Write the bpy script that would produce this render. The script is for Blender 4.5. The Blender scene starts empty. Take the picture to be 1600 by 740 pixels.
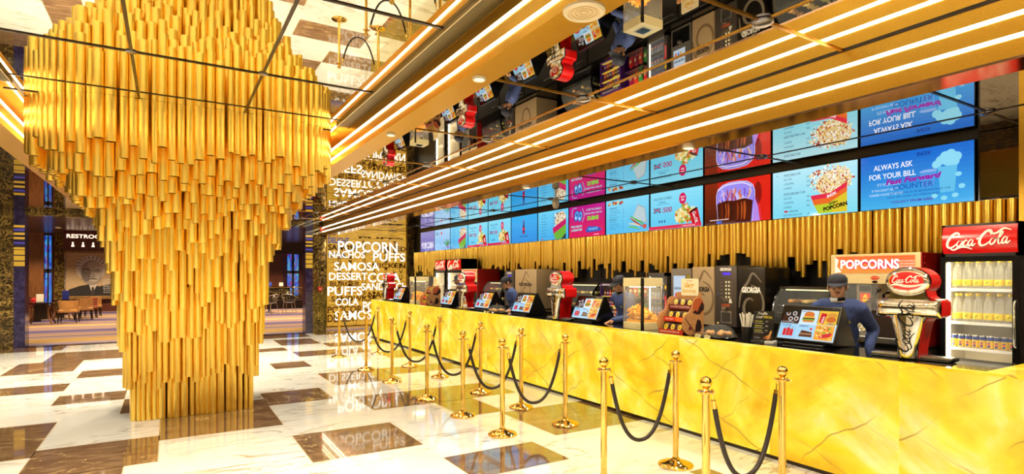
import bpy, bmesh, math, random
from mathutils import Matrix, Vector
from mathutils.geometry import tessellate_polygon

SC = bpy.context.scene
COL = SC.collection
R = math.radians

# ------------------------------------------------------------------ camera, world, exposure
YAW = R(31.25)
EYE = 1.65
cam_data = bpy.data.cameras.new('camera')
cam = bpy.data.objects.new('camera', cam_data)
COL.objects.link(cam)
cam.location = (0, 0, EYE)
cam.rotation_euler = (R(90), 0, -YAW)
cam_data.sensor_fit = 'HORIZONTAL'
cam_data.sensor_width = 36
cam_data.lens = 36 * 885 / 1600
cam_data.shift_y = 60 / 1600
cam_data.clip_start = 0.05
cam_data.clip_end = 200
SC.camera = cam
world = bpy.data.worlds.new('world')
SC.world = world
world.use_nodes = True
world.node_tree.nodes['Background'].inputs[0].default_value = (1.0, 0.82, 0.55, 1)
world.node_tree.nodes['Background'].inputs[1].default_value = 0.6
SC.view_settings.view_transform = 'Standard'
SC.view_settings.look = 'None'
SC.view_settings.exposure = 0.0
SC.view_settings.gamma = 1.0
SC.view_settings.use_curve_mapping = False
SC.cycles.max_bounces = 10
SC.cycles.glossy_bounces = 6
SC.cycles.transparent_max_bounces = 16
SC.cycles.caustics_reflective = False
SC.cycles.caustics_refractive = False
SC.cycles.sample_clamp_indirect = 6.0

SPOT_W = 400.0       # lobby spots
SPOT2_W = 95.0      # spots over the counter
LED_E = 13.0
ONYX_E = 1.0

def spot(name, loc, w, size=R(110), blend=.6, col=(1, .88, .66), rad=.06, aim=None):
    l = bpy.data.lights.new(name, 'SPOT')
    l.energy = w; l.spot_size = size; l.spot_blend = blend; l.color = col; l.shadow_soft_size = rad
    o = bpy.data.objects.new(name, l); COL.objects.link(o); o.location = loc
    if aim is not None:
        o.rotation_euler = (Vector(aim) - Vector(loc)).to_track_quat('-Z', 'Y').to_euler()
    return o

NODE_Y = [2.06 + 1.665 * i for i in range(-3, 10)]
for yy in NODE_Y:
    for xx in (-1.21, -.25, .71, 1.60):
        if abs(yy - 8.27) < 1.9 and -1.5 < xx < 1.95: continue
        if yy > 16.3 or (xx in (-1.21, 1.60) and yy < 6.7): continue
        spot('lobby_spot', (xx, yy, 3.38), SPOT_W)
    for xx in (-3.2, -4.6):
        if yy < 16.3: spot('side_spot', (xx, yy, 3.08), SPOT_W * .6)
    if yy < 17.5:
        spot('queue_spot', (2.95, yy, 3.09), SPOT2_W)
        spot('counter_spot', (5.6, yy + .5, 3.07), SPOT2_W * 1.5)

for i in range(7):
    spot('beam_spot', (3.915, .81 + 2.65 * i, 2.76), 190, R(125), .7, (1, .88, .66), .05, aim=(5.1, .81 + 2.65 * i, .9))

# ------------------------------------------------------------------ materials
def s2l(c):
    return c / 12.92 if c <= .04045 else ((c + .055) / 1.055) ** 2.4
def rgb(h):
    h = h.lstrip('#')
    return tuple(s2l(int(h[i:i + 2], 16) / 255) for i in (0, 2, 4))
_mats = {}
def newmat(name):
    m = bpy.data.materials.new(name); m.use_nodes = True
    return m, m.node_tree, m.node_tree.nodes['Principled BSDF']
def D(h, rough=.5, metal=0.0, spec=.5, coat=0.0):
    k = ('D', h, rough, metal, coat)
    if k not in _mats:
        m, t, b = newmat('surface_' + h.lstrip('#'))
        b.inputs['Base Color'].default_value = (*rgb(h), 1)
        b.inputs['Roughness'].default_value = rough
        b.inputs['Metallic'].default_value = metal
        b.inputs['Specular IOR Level'].default_value = spec
        b.inputs['Coat Weight'].default_value = coat
        _mats[k] = m
    return _mats[k]
def E(h, s=1.0, gloss=0.0):
    k = ('E', h, s)
    if k not in _mats:
        m, t, b = newmat('glow_' + h.lstrip('#'))
        b.inputs['Base Color'].default_value = (.01, .01, .01, 1)
        b.inputs['Roughness'].default_value = .08
        b.inputs['Specular IOR Level'].default_value = .5
        b.inputs['Emission Color'].default_value = (*rgb(h), 1)
        b.inputs['Emission Strength'].default_value = s
        _mats[k] = m
    return _mats[k]
def N(t, typ, **kw):
    n = t.nodes.new(typ)
    for k, v in kw.items():
        if k.startswith('i_'): n.inputs[k[2:].replace('_', ' ')].default_value = v
        else: setattr(n, k, v)
    return n
def ramp(t, src, stops, interp='LINEAR'):
    n = t.nodes.new('ShaderNodeValToRGB'); n.color_ramp.interpolation = interp
    e = n.color_ramp.elements
    while len(e) < len(stops): e.new(.5)
    for i, (p, c) in enumerate(stops):
        e[i].position = p; e[i].color = (*c, 1) if len(c) == 3 else c
    t.links.new(src, n.inputs[0])
    return n.outputs[0]
def coords(t, scale=(1, 1, 1), rot=(0, 0, 0), obj=True):
    tc = t.nodes.new('ShaderNodeTexCoord'); mp = t.nodes.new('ShaderNodeMapping')
    mp.inputs['Scale'].default_value = scale; mp.inputs['Rotation'].default_value = rot
    t.links.new(tc.outputs['Object'], mp.inputs[0])
    return mp.outputs[0]
def mixc(t, fac, a, b, mode='MIX'):
    n = t.nodes.new('ShaderNodeMix'); n.data_type = 'RGBA'; n.blend_type = mode
    for k, v in ((0, fac), (6, a), (7, b)):
        if isinstance(v, bpy.types.NodeSocket): t.links.new(v, n.inputs[k])
        elif isinstance(v, (int, float)): n.inputs[k].default_value = v
        else: n.inputs[k].default_value = (*v, 1)
    return n.outputs[2]
def noise(t, vec, scale, detail=6, rough=.6, dist=0.0):
    n = t.nodes.new('ShaderNodeTexNoise')
    n.inputs['Scale'].default_value = scale; n.inputs['Detail'].default_value = detail
    n.inputs['Roughness'].default_value = rough; n.inputs['Distortion'].default_value = dist
    t.links.new(vec, n.inputs['Vector'])
    return n.outputs['Fac']
def vein(t, vec, scale, width=.03, detail=4, dist=0.6, centre=.5):
    """thin lines where a noise crosses its middle value: 1 on the line, 0 off it"""
    f = noise(t, vec, scale, detail, .55, dist)
    a = N(t, 'ShaderNodeMath', operation='SUBTRACT'); t.links.new(f, a.inputs[0]); a.inputs[1].default_value = centre
    b = N(t, 'ShaderNodeMath', operation='ABSOLUTE'); t.links.new(a.outputs[0], b.inputs[0])
    c = N(t, 'ShaderNodeMapRange'); c.inputs['From Min'].default_value = 0; c.inputs['From Max'].default_value = width
    c.inputs['To Min'].default_value = 1; c.inputs['To Max'].default_value = 0
    t.links.new(b.outputs[0], c.inputs['Value'])
    return c.outputs['Result']

def metal(name, col, rough, brush=None, var=.12):
    m, t, b = newmat(name)
    b.inputs['Metallic'].default_value = 1
    b.inputs['Roughness'].default_value = rough
    v = coords(t, brush or (3, 3, 3))
    f = noise(t, v, 4, 4)
    c = ramp(t, f, [(.3, tuple(x * (1 - var) for x in col)), (.7, tuple(min(1, x * (1 + var)) for x in col))])
    t.links.new(c, b.inputs['Base Color'])
    return m
GOLD = metal('gold_tube', (1.0, .68, .135), .33, (1, 1, 1), .03)
GOLD2 = metal('gold_tube_satin', (1.0, .67, .12), .30, (1, 1, 1), .03)
GOLD_IN = metal('gold_tube_inside', (.45, .25, .04), .4)
GOLDP = metal('gold_panel', (.72, .41, .055), .30, (2, 30, 30), .08)
BRASS = metal('polished_brass', (.95, .62, .16), .07)
CHROME = metal('chrome', (.85, .84, .82), .07, None, .02)
STEEL = metal('brushed_steel', (.55, .53, .5), .28)
def mirror(name, col, rough=.012):
    m, t, b = newmat(name)
    b.inputs['Metallic'].default_value = 1; b.inputs['Roughness'].default_value = rough
    b.inputs['Base Color'].default_value = (*col, 1)
    return m
MIRROR = mirror('ceiling_mirror', (.74, .71, .64))
DMIRROR = mirror('dark_mirror', (.22, .17, .12))
PINKMETAL = mirror('rose_metal', (.78, .5, .34), .12)

def marble_white():
    m, t, b = newmat('white_marble')
    v = coords(t, (1, 1, 1), (0, 0, R(35)))
    v2 = coords(t, (.6, 2.2, 1), (0, 0, R(25)))
    f = vein(t, v2, 1.3, .03, 5, .9)
    g = vein(t, v2, 3.1, .02, 5, .6)
    cl = noise(t, v, 1.1, 5)
    base = ramp(t, cl, [(.25, (.62, .57, .48)), (.5, (.70, .67, .61)), (.75, (.64, .59, .50))])
    c1 = mixc(t, f, base, (.30, .24, .16))
    n = N(t, 'ShaderNodeMath', operation='MULTIPLY'); t.links.new(g, n.inputs[0]); n.inputs[1].default_value = .35
    c2 = mixc(t, n.outputs[0], c1, (.28, .22, .15))
    # vein strength varies
    nn = noise(t, v, .7, 2); k = ramp(t, nn, [(.42, (0, 0, 0)), (.6, (1, 1, 1))])
    c3 = mixc(t, k, base, c2)
    t.links.new(c3, b.inputs['Base Color'])
    b.inputs['Roughness'].default_value = .06
    b.inputs['Specular IOR Level'].default_value = 1.0; b.inputs['Coat Weight'].default_value = .7; b.inputs['Coat Roughness'].default_value = .025
    return m
def marble_brown():
    m, t, b = newmat('brown_marble')
    v = coords(t, (1, 1, 1), (0, 0, R(-30)))
    f = vein(t, v, 1.6, .010, 6, 1.0)
    cl = noise(t, coords(t, (1, 3.2, 1), (0, 0, R(30))), 3.0, 8, .7, .5)
    base = ramp(t, cl, [(.3, (.075, .038, .017)), (.5, (.16, .09, .045)), (.68, (.27, .165, .085)), (.8, (.13, .07, .032))])
    kk = ramp(t, noise(t, v, .9, 2), [(.5, (0, 0, 0)), (.62, (1, 1, 1))])
    ff = N(t, 'ShaderNodeMath', operation='MULTIPLY'); t.links.new(f, ff.inputs[0]); t.links.new(kk, ff.inputs[1])
    c = mixc(t, ff.outputs[0], base, (.62, .42, .2))
    t.links.new(c, b.inputs['Base Color'])
    b.inputs['Roughness'].default_value = .07
    b.inputs['Specular IOR Level'].default_value = 1.0; b.inputs['Coat Weight'].default_value = .7; b.inputs['Coat Roughness'].default_value = .025
    return m
def marble_dark():
    m, t, b = newmat('dark_emperador_marble')
    v = coords(t)
    f = vein(t, v, 2.6, .022, 7, 2.2)
    g = vein(t, v, 6.0, .03, 6, 1.5)
    cl = noise(t, v, 2.2, 6)
    base = ramp(t, cl, [(.35, (.012, .008, .004)), (.6, (.045, .026, .009)), (.75, (.10, .06, .018))])
    mx = N(t, 'ShaderNodeMath', operation='MAXIMUM'); t.links.new(f, mx.inputs[0])
    gg = N(t, 'ShaderNodeMath', operation='MULTIPLY'); t.links.new(g, gg.inputs[0]); gg.inputs[1].default_value = .5
    t.links.new(gg.outputs[0], mx.inputs[1])
    c = mixc(t, mx.outputs[0], base, (.42, .27, .07))
    t.links.new(c, b.inputs['Base Color'])
    b.inputs['Roughness'].default_value = .06
    return m
def marble_blue():
    m, t, b = newmat('blue_black_granite')
    v = coords(t)
    cl = noise(t, v, 9, 8, .75)
    c = ramp(t, cl, [(.4, (.012, .010, .035)), (.58, (.035, .028, .10)), (.72, (.16, .12, .22))])
    t.links.new(c, b.inputs['Base Color']); b.inputs['Roughness'].default_value = .1
    return m
def onyx():
    m, t, b = newmat('backlit_onyx')
    oi = t.nodes.new('ShaderNodeObjectInfo')
    tc = t.nodes.new('ShaderNodeTexCoord')
    off = N(t, 'ShaderNodeVectorMath', operation='MULTIPLY_ADD')
    t.links.new(tc.outputs['Object'], off.inputs[0]); off.inputs[1].default_value = (1, 1, 1)
    cmb = t.nodes.new('ShaderNodeCombineXYZ')
    ml = N(t, 'ShaderNodeMath', operation='MULTIPLY'); ml.inputs[1].default_value = 2.5
    t.links.new(oi.outputs['Random'], ml.inputs[0]); t.links.new(ml.outputs[0], cmb.inputs[1])
    t.links.new(cmb.outputs[0], off.inputs[2])
    vec = off.outputs[0]
    cl = noise(t, vec, 1.5, 6, .58, .9)
    cl2 = noise(t, vec, 3.2, 3, .5, .3)
    base = ramp(t, cl, [(.28, (.95, .42, .0)), (.40, (1.0, .58, .003)), (.49, (1.0, .70, .014)), (.57, (1.0, .79, .06)), (.67, (1.0, .89, .24)), (.8, (1.0, .94, .42))])
    spot_ = ramp(t, cl2, [(.35, (.86, .80, .7)), (.62, (1.06, 1.06, 1.1))])
    base2 = mixc(t, 1.0, base, spot_, 'MULTIPLY')
    def crack(rot, scale, dist, dscale, lo, mask_scale):
        mp = N(t, 'ShaderNodeMapping'); mp.inputs['Rotation'].default_value = (R(rot), 0, 0)
        t.links.new(vec, mp.inputs[0])
        w = t.nodes.new('ShaderNodeTexWave'); w.wave_type = 'BANDS'; w.bands_direction = 'Z'; w.wave_profile = 'SIN'
        w.inputs['Scale'].default_value = scale; w.inputs['Distortion'].default_value = dist; w.inputs['Detail'].default_value = 4; w.inputs['Detail Scale'].default_value = dscale; w.inputs['Detail Roughness'].default_value = .6
        t.links.new(mp.outputs[0], w.inputs['Vector'])
        line = ramp(t, w.outputs['Fac'], [(lo, (0, 0, 0)), (1, (1, 1, 1))])
        mk = ramp(t, noise(t, vec, mask_scale, 3), [(.44, (0, 0, 0)), (.60, (1, 1, 1))])
        ml = N(t, 'ShaderNodeMath', operation='MULTIPLY'); t.links.new(line, ml.inputs[0]); t.links.new(mk, ml.inputs[1])
        return ml.outputs[0]
    f = crack(-30, .62, 6, .55, .9988, 1.1)
    g = crack(38, .85, 5.5, .6, .9990, 1.4)
    mx = N(t, 'ShaderNodeMath', operation='MAXIMUM'); t.links.new(f, mx.inputs[0]); t.links.new(g, mx.inputs[1])
    k = N(t, 'ShaderNodeMath', operation='MULTIPLY'); t.links.new(mx.outputs[0], k.inputs[0]); k.inputs[1].default_value = .8
    c = mixc(t, k.outputs[0], base2, (.42, .15, .02))
    t.links.new(c, b.inputs['Emission Color'])
    b.inputs['Emission Strength'].default_value = ONYX_E
    b.inputs['Base Color'].default_value = (.10, .06, .02, 1)
    b.inputs['Roughness'].default_value = .1
    return m
WHITE_M, BROWN_M, DARK_M, BLUE_M, ONYX = marble_white(), marble_brown(), marble_dark(), marble_blue(), onyx()
def simple_noise(name, a, b_, scale, rough=.5, stretch=(1, 1, 1)):
    m, t, b = newmat(name)
    f = noise(t, coords(t, stretch), scale, 5)
    t.links.new(ramp(t, f, [(.35, a), (.65, b_)]), b.inputs['Base Color'])
    b.inputs['Roughness'].default_value = rough
    return m
def glass(name, col=(1, 1, 1), alpha=.12, rough=.03):
    m, t, b = newmat(name)
    b.inputs['Base Color'].default_value = (*col, 1); b.inputs['Roughness'].default_value = rough
    b.inputs['Alpha'].default_value = alpha
    return m
GLASS = glass('clear_glass', (.9, .9, .85), .06)
SMOKE = glass('smoked_glass', (.05, .05, .04), .45)
BLACK = D('#0c0b0a', .18)
BLACKM = D('#141312', .45)
BLACKTOP = D('#0a0806', .06)
LED = E('#ffedc0', LED_E)
NAVY = simple_noise('navy_cloth', (.030, .048, .15), (.05, .08, .23), 40, .85)
SKIN = simple_noise('brown_skin', (.40, .19, .095), (.48, .24, .125), 12, .45)
WOOD = simple_noise('walnut_wood', (.13, .045, .012), (.26, .10, .03), 3, .35, (14, 14, .7))

# ------------------------------------------------------------------ mesh builder
def FRAME(o, x, y):
    x = Vector(x).normalized(); y = Vector(y).normalized(); z = x.cross(y)
    m = Matrix((x, y, z)).transposed().to_4x4(); m.translation = Vector(o)
    return m
_glyph = {}
def glyphs(s, bold=0.0, shear=0.0):
    k = (s, bold, shear)
    if k not in _glyph:
        cu = bpy.data.curves.new('writing', 'FONT'); cu.body = s; cu.offset = bold; cu.shear = shear
        cu.resolution_u = 3
        ob = bpy.data.objects.new('writing', cu)
        me = bpy.data.meshes.new_from_object(ob)
        vs = [v.co.copy() for v in me.vertices]; fs = [tuple(p.vertices) for p in me.polygons]
        bpy.data.objects.remove(ob); bpy.data.curves.remove(cu); bpy.data.meshes.remove(me)
        xs = [v.x for v in vs] or [0]; ys = [v.y for v in vs] or [0]
        _glyph[k] = (vs, fs, min(xs), max(xs), min(ys), max(ys))
    return _glyph[k]

class MB:
    def __init__(s, mat=None):
        s.v, s.f, s.m, s.mats = [], [], [], []
        s.T = Matrix.Identity(4); s.d = mat; s.lay = 0.0
    def mi(s, m):
        m = m or s.d
        if m not in s.mats: s.mats.append(m)
        return s.mats.index(m)
    def add(s, vs, fs, m=None):
        b = len(s.v); i = s.mi(m)
        s.v += [s.T @ Vector(v) for v in vs]
        for f in fs: s.f.append(tuple(b + k for k in f)); s.m.append(i)
    def bm(s, bm, m=None):
        bm.verts.index_update()
        s.add([v.co.copy() for v in bm.verts], [[v.index for v in f.verts] for f in bm.faces], m); bm.free()
        return s
    def box(s, x0, x1, y0, y1, z0, z1, m=None, bev=0.0, seg=2):
        bm = bmesh.new(); bmesh.ops.create_cube(bm, size=1)
        for v in bm.verts:
            v.co = ((x0 + x1) / 2 + v.co.x * (x1 - x0), (y0 + y1) / 2 + v.co.y * (y1 - y0), (z0 + z1) / 2 + v.co.z * (z1 - z0))
        if bev: bmesh.ops.bevel(bm, geom=bm.edges[:], offset=bev, segments=seg, affect='EDGES', profile=.7)
        return s.bm(bm, m)
    def cyl(s, p0, p1, r0, r1=None, n=16, m=None, caps=True):
        p0, p1 = Vector(p0), Vector(p1); r1 = r0 if r1 is None else r1
        q = (p1 - p0).to_track_quat('Z', 'Y'); vs = []
        for p, r in ((p0, r0), (p1, r1)):
            for i in range(n):
                a = 2 * math.pi * i / n
                vs.append(p + q @ Vector((r * math.cos(a), r * math.sin(a), 0)))
        fs = [(i, (i + 1) % n, n + (i + 1) % n, n + i) for i in range(n)]
        if caps: fs += [tuple(range(n - 1, -1, -1)), tuple(range(n, 2 * n))]
        s.add(vs, fs, m); return s
    def lathe(s, prof, n=24, m=None, o=(0, 0, 0), close=False):
        vs, fs = [], []
        for r, z in prof:
            for i in range(n):
                a = 2 * math.pi * i / n
                vs.append((o[0] + r * math.cos(a), o[1] + r * math.sin(a), o[2] + z))
        for j in range(len(prof) - 1):
            for i in range(n):
                fs.append((j * n + i, j * n + (i + 1) % n, (j + 1) * n + (i + 1) % n, (j + 1) * n + i))
        if not close:
            if prof[0][0] > 1e-5: fs.append(tuple(range(n - 1, -1, -1)))
            if prof[-1][0] > 1e-5: fs.append(tuple((len(prof) - 1) * n + i for i in range(n)))
        s.add(vs, fs, m); return s
    def sph(s, c, r, n=14, m=None, T=None):
        r = (r, r, r) if isinstance(r, (int, float)) else r
        bm = bmesh.new(); bmesh.ops.create_uvsphere(bm, u_segments=n, v_segments=max(6, n * 2 // 3), radius=1)
        for v in bm.verts:
            p = Vector((v.co.x * r[0], v.co.y * r[1], v.co.z * r[2]))
            if T is not None: p = T @ p
            v.co = p + Vector(c)
        return s.bm(bm, m)
    def tube(s, pts, r, n=8, m=None, caps=True):
        pts = [Vector(p) for p in pts]; vs, fs = [], []
        rr = r if isinstance(r, (list, tuple)) else [r] * len(pts)
        up = None
        for i, p in enumerate(pts):
            d = (pts[min(i + 1, len(pts) - 1)] - pts[max(i - 1, 0)]).normalized()
            if up is None: up = d.orthogonal().normalized()
            up = (up - d * up.dot(d)).normalized(); w = d.cross(up)
            for k in range(n):
                a = 2 * math.pi * k / n
                vs.append(p + (up * math.cos(a) + w * math.sin(a)) * rr[i])
        for i in range(len(pts) - 1):
            for k in range(n):
                fs.append((i * n + k, i * n + (k + 1) % n, (i + 1) * n + (k + 1) % n, (i + 1) * n + k))
        if caps: fs += [tuple(range(n - 1, -1, -1)), tuple((len(pts) - 1) * n + k for k in range(n))]
        s.add(vs, fs, m); return s
    def prism(s, poly, z0, z1, m=None, m_side=None):
        """polygon in local XY, extruded from z0 to z1"""
        n = len(poly)
        tri = tessellate_polygon([[Vector((x, y, 0)) for x, y in poly]])
        area = sum(poly[i][0] * poly[(i + 1) % n][1] - poly[(i + 1) % n][0] * poly[i][1] for i in range(n))
        vs = [(x, y, z1) for x, y in poly]
        s.add(vs, [t if _ccw([poly[k] for k in t]) else t[::-1] for t in tri], m)
        s.add([(x, y, z0) for x, y in poly], [t[::-1] if _ccw([poly[k] for k in t]) else t for t in tri], m)
        vs = [(x, y, z0) for x, y in poly] + [(x, y, z1) for x, y in poly]
        fs = [(i, (i + 1) % n, n + (i + 1) % n, n + i) for i in range(n)]
        if area < 0: fs = [f[::-1] for f in fs]
        s.add(vs, fs, m_side or m); return s
    # ---- flat picture drawing in local XY, each layer a hair above the last
    def z(s):
        s.lay += .00035; return s.lay
    def rect(s, x, y, w, h, m, rot=0.0):
        z = s.z(); cx, cy = x + w / 2, y + h / 2; c, sn = math.cos(rot), math.sin(rot)
        P = [(-w / 2, -h / 2), (w / 2, -h / 2), (w / 2, h / 2), (-w / 2, h / 2)]
        s.add([(cx + a * c - b * sn, cy + a * sn + b * c, z) for a, b in P], [(0, 1, 2, 3)], m); return s
    def poly(s, pts, m):
        z = s.z()
        tri = tessellate_polygon([[Vector((x, y, 0)) for x, y in pts]])
        s.add([(x, y, z) for x, y in pts], [t if _ccw([pts[k] for k in t]) else t[::-1] for t in tri], m); return s
    def disc(s, x, y, rx, ry=None, m=None, n=20, rot=0.0):
        ry = ry or rx; z = s.z(); c, sn = math.cos(rot), math.sin(rot)
        P = [(rx * math.cos(2 * math.pi * i / n), ry * math.sin(2 * math.pi * i / n)) for i in range(n)]
        s.add([(x + a * c - b * sn, y + a * sn + b * c, z) for a, b in P], [tuple(range(n))], m); return s
    def grad(s, x, y, w, h, c0, c1, n=10, e=1.0, vert=True):
        a, b = c0.lstrip('#'), c1.lstrip('#'); z = s.z()
        for i in range(n):
            f = (i + .5) / n
            hx = '#' + ''.join('%02x' % int(int(a[j:j + 2], 16) * (1 - f) + int(b[j:j + 2], 16) * f) for j in (0, 2, 4))
            if vert: q = [(x, y + h * i / n), (x + w, y + h * i / n), (x + w, y + h * (i + 1) / n), (x, y + h * (i + 1) / n)]
            else: q = [(x + w * i / n, y), (x + w * (i + 1) / n, y), (x + w * (i + 1) / n, y + h), (x + w * i / n, y + h)]
            s.add([(px, py, z) for px, py in q], [(0, 1, 2, 3)], E(hx, e))
        return s
    def text(s, txt, x, y, h, m, w=None, bold=0.0, align='l', rot=0.0, shear=0.0, ext=0.0):
        """capital height h, left edge x (or centre), baseline y; w stretches to a width"""
        vs, fs, x0, x1, y0, y1 = glyphs(txt, bold, shear)
        if not vs: return s
        ref = glyphs('H', bold)
        k = h / (ref[5] - ref[4]); kx = k if w is None else w / (x1 - x0)
        W = (x1 - x0) * kx; ox = x if align == 'l' else x - W / 2 if align == 'c' else x - W
        z = s.z(); c, sn = math.cos(rot), math.sin(rot)
        def put(zz): return [(ox + ((v.x - x0) * kx) * c - (v.y * k) * sn, y + ((v.x - x0) * kx) * sn + v.y * k * c, zz) for v in vs]
        if not ext:
            s.add(put(z), fs, m)
        else:
            edge = {}
            for f in fs:
                for i in range(len(f)):
                    a, b = f[i], f[(i + 1) % len(f)]
                    if (b, a) in edge: edge.pop((b, a))
                    else: edge[(a, b)] = 1
            n = len(vs)
            s.add(put(z + ext) + put(z), list(fs) + [(a + n, b + n, b, a) for a, b in edge], m)
            s.lay += ext
        return s
    def stroke(s, pts, w, m, taper=True):
        """a brush stroke through pts (Catmull-Rom), broad in the middle and thin at both ends"""
        P = spline(pts, 7); n = len(P); z = s.z(); vs, fs = [], []
        for i, p in enumerate(P):
            d = (P[min(i + 1, n - 1)] - P[max(i - 1, 0)]).normalized(); q = Vector((-d.y, d.x))
            t = i / (n - 1); ww = w * (.35 + .65 * math.sin(math.pi * t)) if taper else w
            vs += [(p.x + q.x * ww / 2, p.y + q.y * ww / 2, z), (p.x - q.x * ww / 2, p.y - q.y * ww / 2, z)]
        fs = [(2 * i, 2 * i + 1, 2 * i + 3, 2 * i + 2) for i in range(n - 1)]
        s.add(vs, fs, m); return s
    def build(s, name, parent=None, smooth=None, mats=None):
        me = bpy.data.meshes.new(name)
        me.from_pydata([tuple(v) for v in s.v], [], s.f)
        for m in s.mats: me.materials.append(m)
        me.polygons.foreach_set('material_index', s.m)
        if smooth is not None:
            me.polygons.foreach_set('use_smooth', [True] * len(me.polygons))
            me.set_sharp_from_angle(angle=R(smooth))
        me.update()
        o = bpy.data.objects.new(name, me); COL.objects.link(o)
        if parent is not None: o.parent = parent
        return o
def _ccw(p):
    return (p[1][0] - p[0][0]) * (p[2][1] - p[0][1]) - (p[2][0] - p[0][0]) * (p[1][1] - p[0][1]) > 0
def spline(pts, k=6):
    P = [Vector((*p, 0) if len(p) == 2 else p) for p in pts]; out = []
    for i in range(len(P) - 1):
        a, b, c, d = P[max(i - 1, 0)], P[i], P[i + 1], P[min(i + 2, len(P) - 1)]
        for j in range(k):
            t = j / k
            out.append(.5 * (2 * b + (c - a) * t + (2 * a - 5 * b + 4 * c - d) * t * t + (3 * b - a - 3 * c + d) * t ** 3))
    out.append(P[-1]); return out
def rrect(x0, y0, x1, y1, r, n=5):
    out = []
    for cx, cy, a0 in ((x1 - r, y0 + r, -90), (x1 - r, y1 - r, 0), (x0 + r, y1 - r, 90), (x0 + r, y0 + r, 180)):
        for i in range(n + 1):
            a = R(a0 + 90 * i / n); out.append((cx + r * math.cos(a), cy + r * math.sin(a)))
    return out
COKE = [([(1.85, 2.2), (1.95, 2.7), (1.4, 2.85), (.7, 2.2), (.3, 1.2), (.55, .45), (1.2, .45), (1.9, 1.1)], .34),
        ([(.75, .42), (1.4, -.05), (2.4, .35), (3.3, .3), (4.3, -.15)], .26),
        ([(2.35, 1.5), (2.0, 1.35), (1.85, .8), (2.1, .45), (2.5, .8), (2.6, 1.3), (2.35, 1.5), (2.6, 1.3), (2.9, 1.4)], .22),
        ([(3.35, 1.3), (3.2, 1.55), (2.9, 1.2), (2.85, .7), (3.1, .45), (3.55, .9)], .24),
        ([(4.15, 1.35), (3.9, 1.55), (3.6, 1.1), (3.6, .6), (3.85, .5), (4.15, 1.0), (4.3, 1.5)], .22),
        ([(4.3, 1.5), (4.15, .8), (4.3, .48), (4.7, .85)], .24), ([(4.75, 1.45), (5.0, 1.65), (5.25, 1.6)], .24),
        ([(6.75, 2.1), (6.85, 2.65), (6.35, 2.85), (5.6, 2.2), (5.25, 1.2), (5.5, .45), (6.15, .45), (6.9, 1.1)], .34),
        ([(6.2, 2.85), (6.9, 2.35), (7.6, 2.3), (8.5, 2.95), (9.6, 2.6)], .28),
        ([(7.3, 1.5), (6.95, 1.35), (6.8, .8), (7.05, .45), (7.45, .8), (7.55, 1.3), (7.3, 1.5), (7.6, 1.3), (7.9, 1.2)], .22),
        ([(7.9, 1.1), (8.35, 1.9), (8.45, 2.4), (8.2, 2.4), (8.0, 1.5), (8.0, .7), (8.2, .45), (8.5, .85)], .22),
        ([(9.1, 1.35), (8.85, 1.55), (8.55, 1.1), (8.55, .6), (8.8, .5), (9.1, 1.0), (9.25, 1.5)], .22),
        ([(9.25, 1.5), (9.1, .8), (9.25, .48), (9.7, .9)], .24)]
def coke_script(mb, cx, cy, w, m, rot=0.0, fat=1.0):
    k = w / 9.9; c, sn = math.cos(rot), math.sin(rot)
    for pts, wd in COKE:
        q = []
        for x, y in pts:
            a, b = (x - 4.95 + .18 * (y - 1.4)) * k, (y - 1.4) * k * 1.05
            q.append((cx + a * c - b * sn, cy + a * sn + b * c))
        mb.stroke(q, wd * k * 1.25 * fat, m)
    return mb

def thing(name, label, cat, loc=(0, 0, 0), rot=0.0, group=None):
    o = bpy.data.objects.new(name, None); COL.objects.link(o); o.empty_display_size = .1
    o.location = loc; o.rotation_euler = (0, 0, R(rot)); o['label'] = label; o['category'] = cat
    if group: o['group'] = group
    return o
def tag(o, label, cat, group=None, kind=None):
    o['label'] = label; o['category'] = cat
    if group: o['group'] = group
    if kind: o['kind'] = kind
    return o
def struct(o, label=None):
    o['kind'] = 'structure'
    if label: o['label'] = label
    return o
def kids(o):
    return [c for c in COL.objects if c.parent == o]
def dup(o, loc=None, rot=None, label=None, group=None, tree=None, parent=None):
    c = o.copy(); COL.objects.link(c)
    if parent is not None: c.parent = parent
    if loc is not None: c.location = loc
    if rot is not None: c.rotation_euler = (0, 0, R(rot))
    if label: c['label'] = label
    if group: c['group'] = group
    for ch in (tree if tree is not None else kids(o)): dup(ch, parent=c)
    return c
ORD = ['first', 'second', 'third', 'fourth', 'fifth', 'sixth', 'seventh', 'eighth', 'ninth', 'tenth', 'eleventh', 'twelfth', 'thirteenth']
FRONT = FRAME((0, 0, 0), (1, 0, 0), (0, 0, 1))      # local picture plane facing local -Y
def front(y, x=0, z=0): return FRAME((x, y, z), (1, 0, 0), (0, 0, 1))
# ------------------------------------------------------------------ the room
M1, M2 = 3.42, 3.13           # lobby mirror ceiling, mirror ceiling over the queue and counter
XB0, XB1 = 1.83, 2.06         # lobby beam
XQ0, XQ1 = 3.80, 4.04         # light beam over the queue
XW = 7.22                     # screen wall
YP, YT = 16.8, 18.45          # portal wall, text wall

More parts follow.
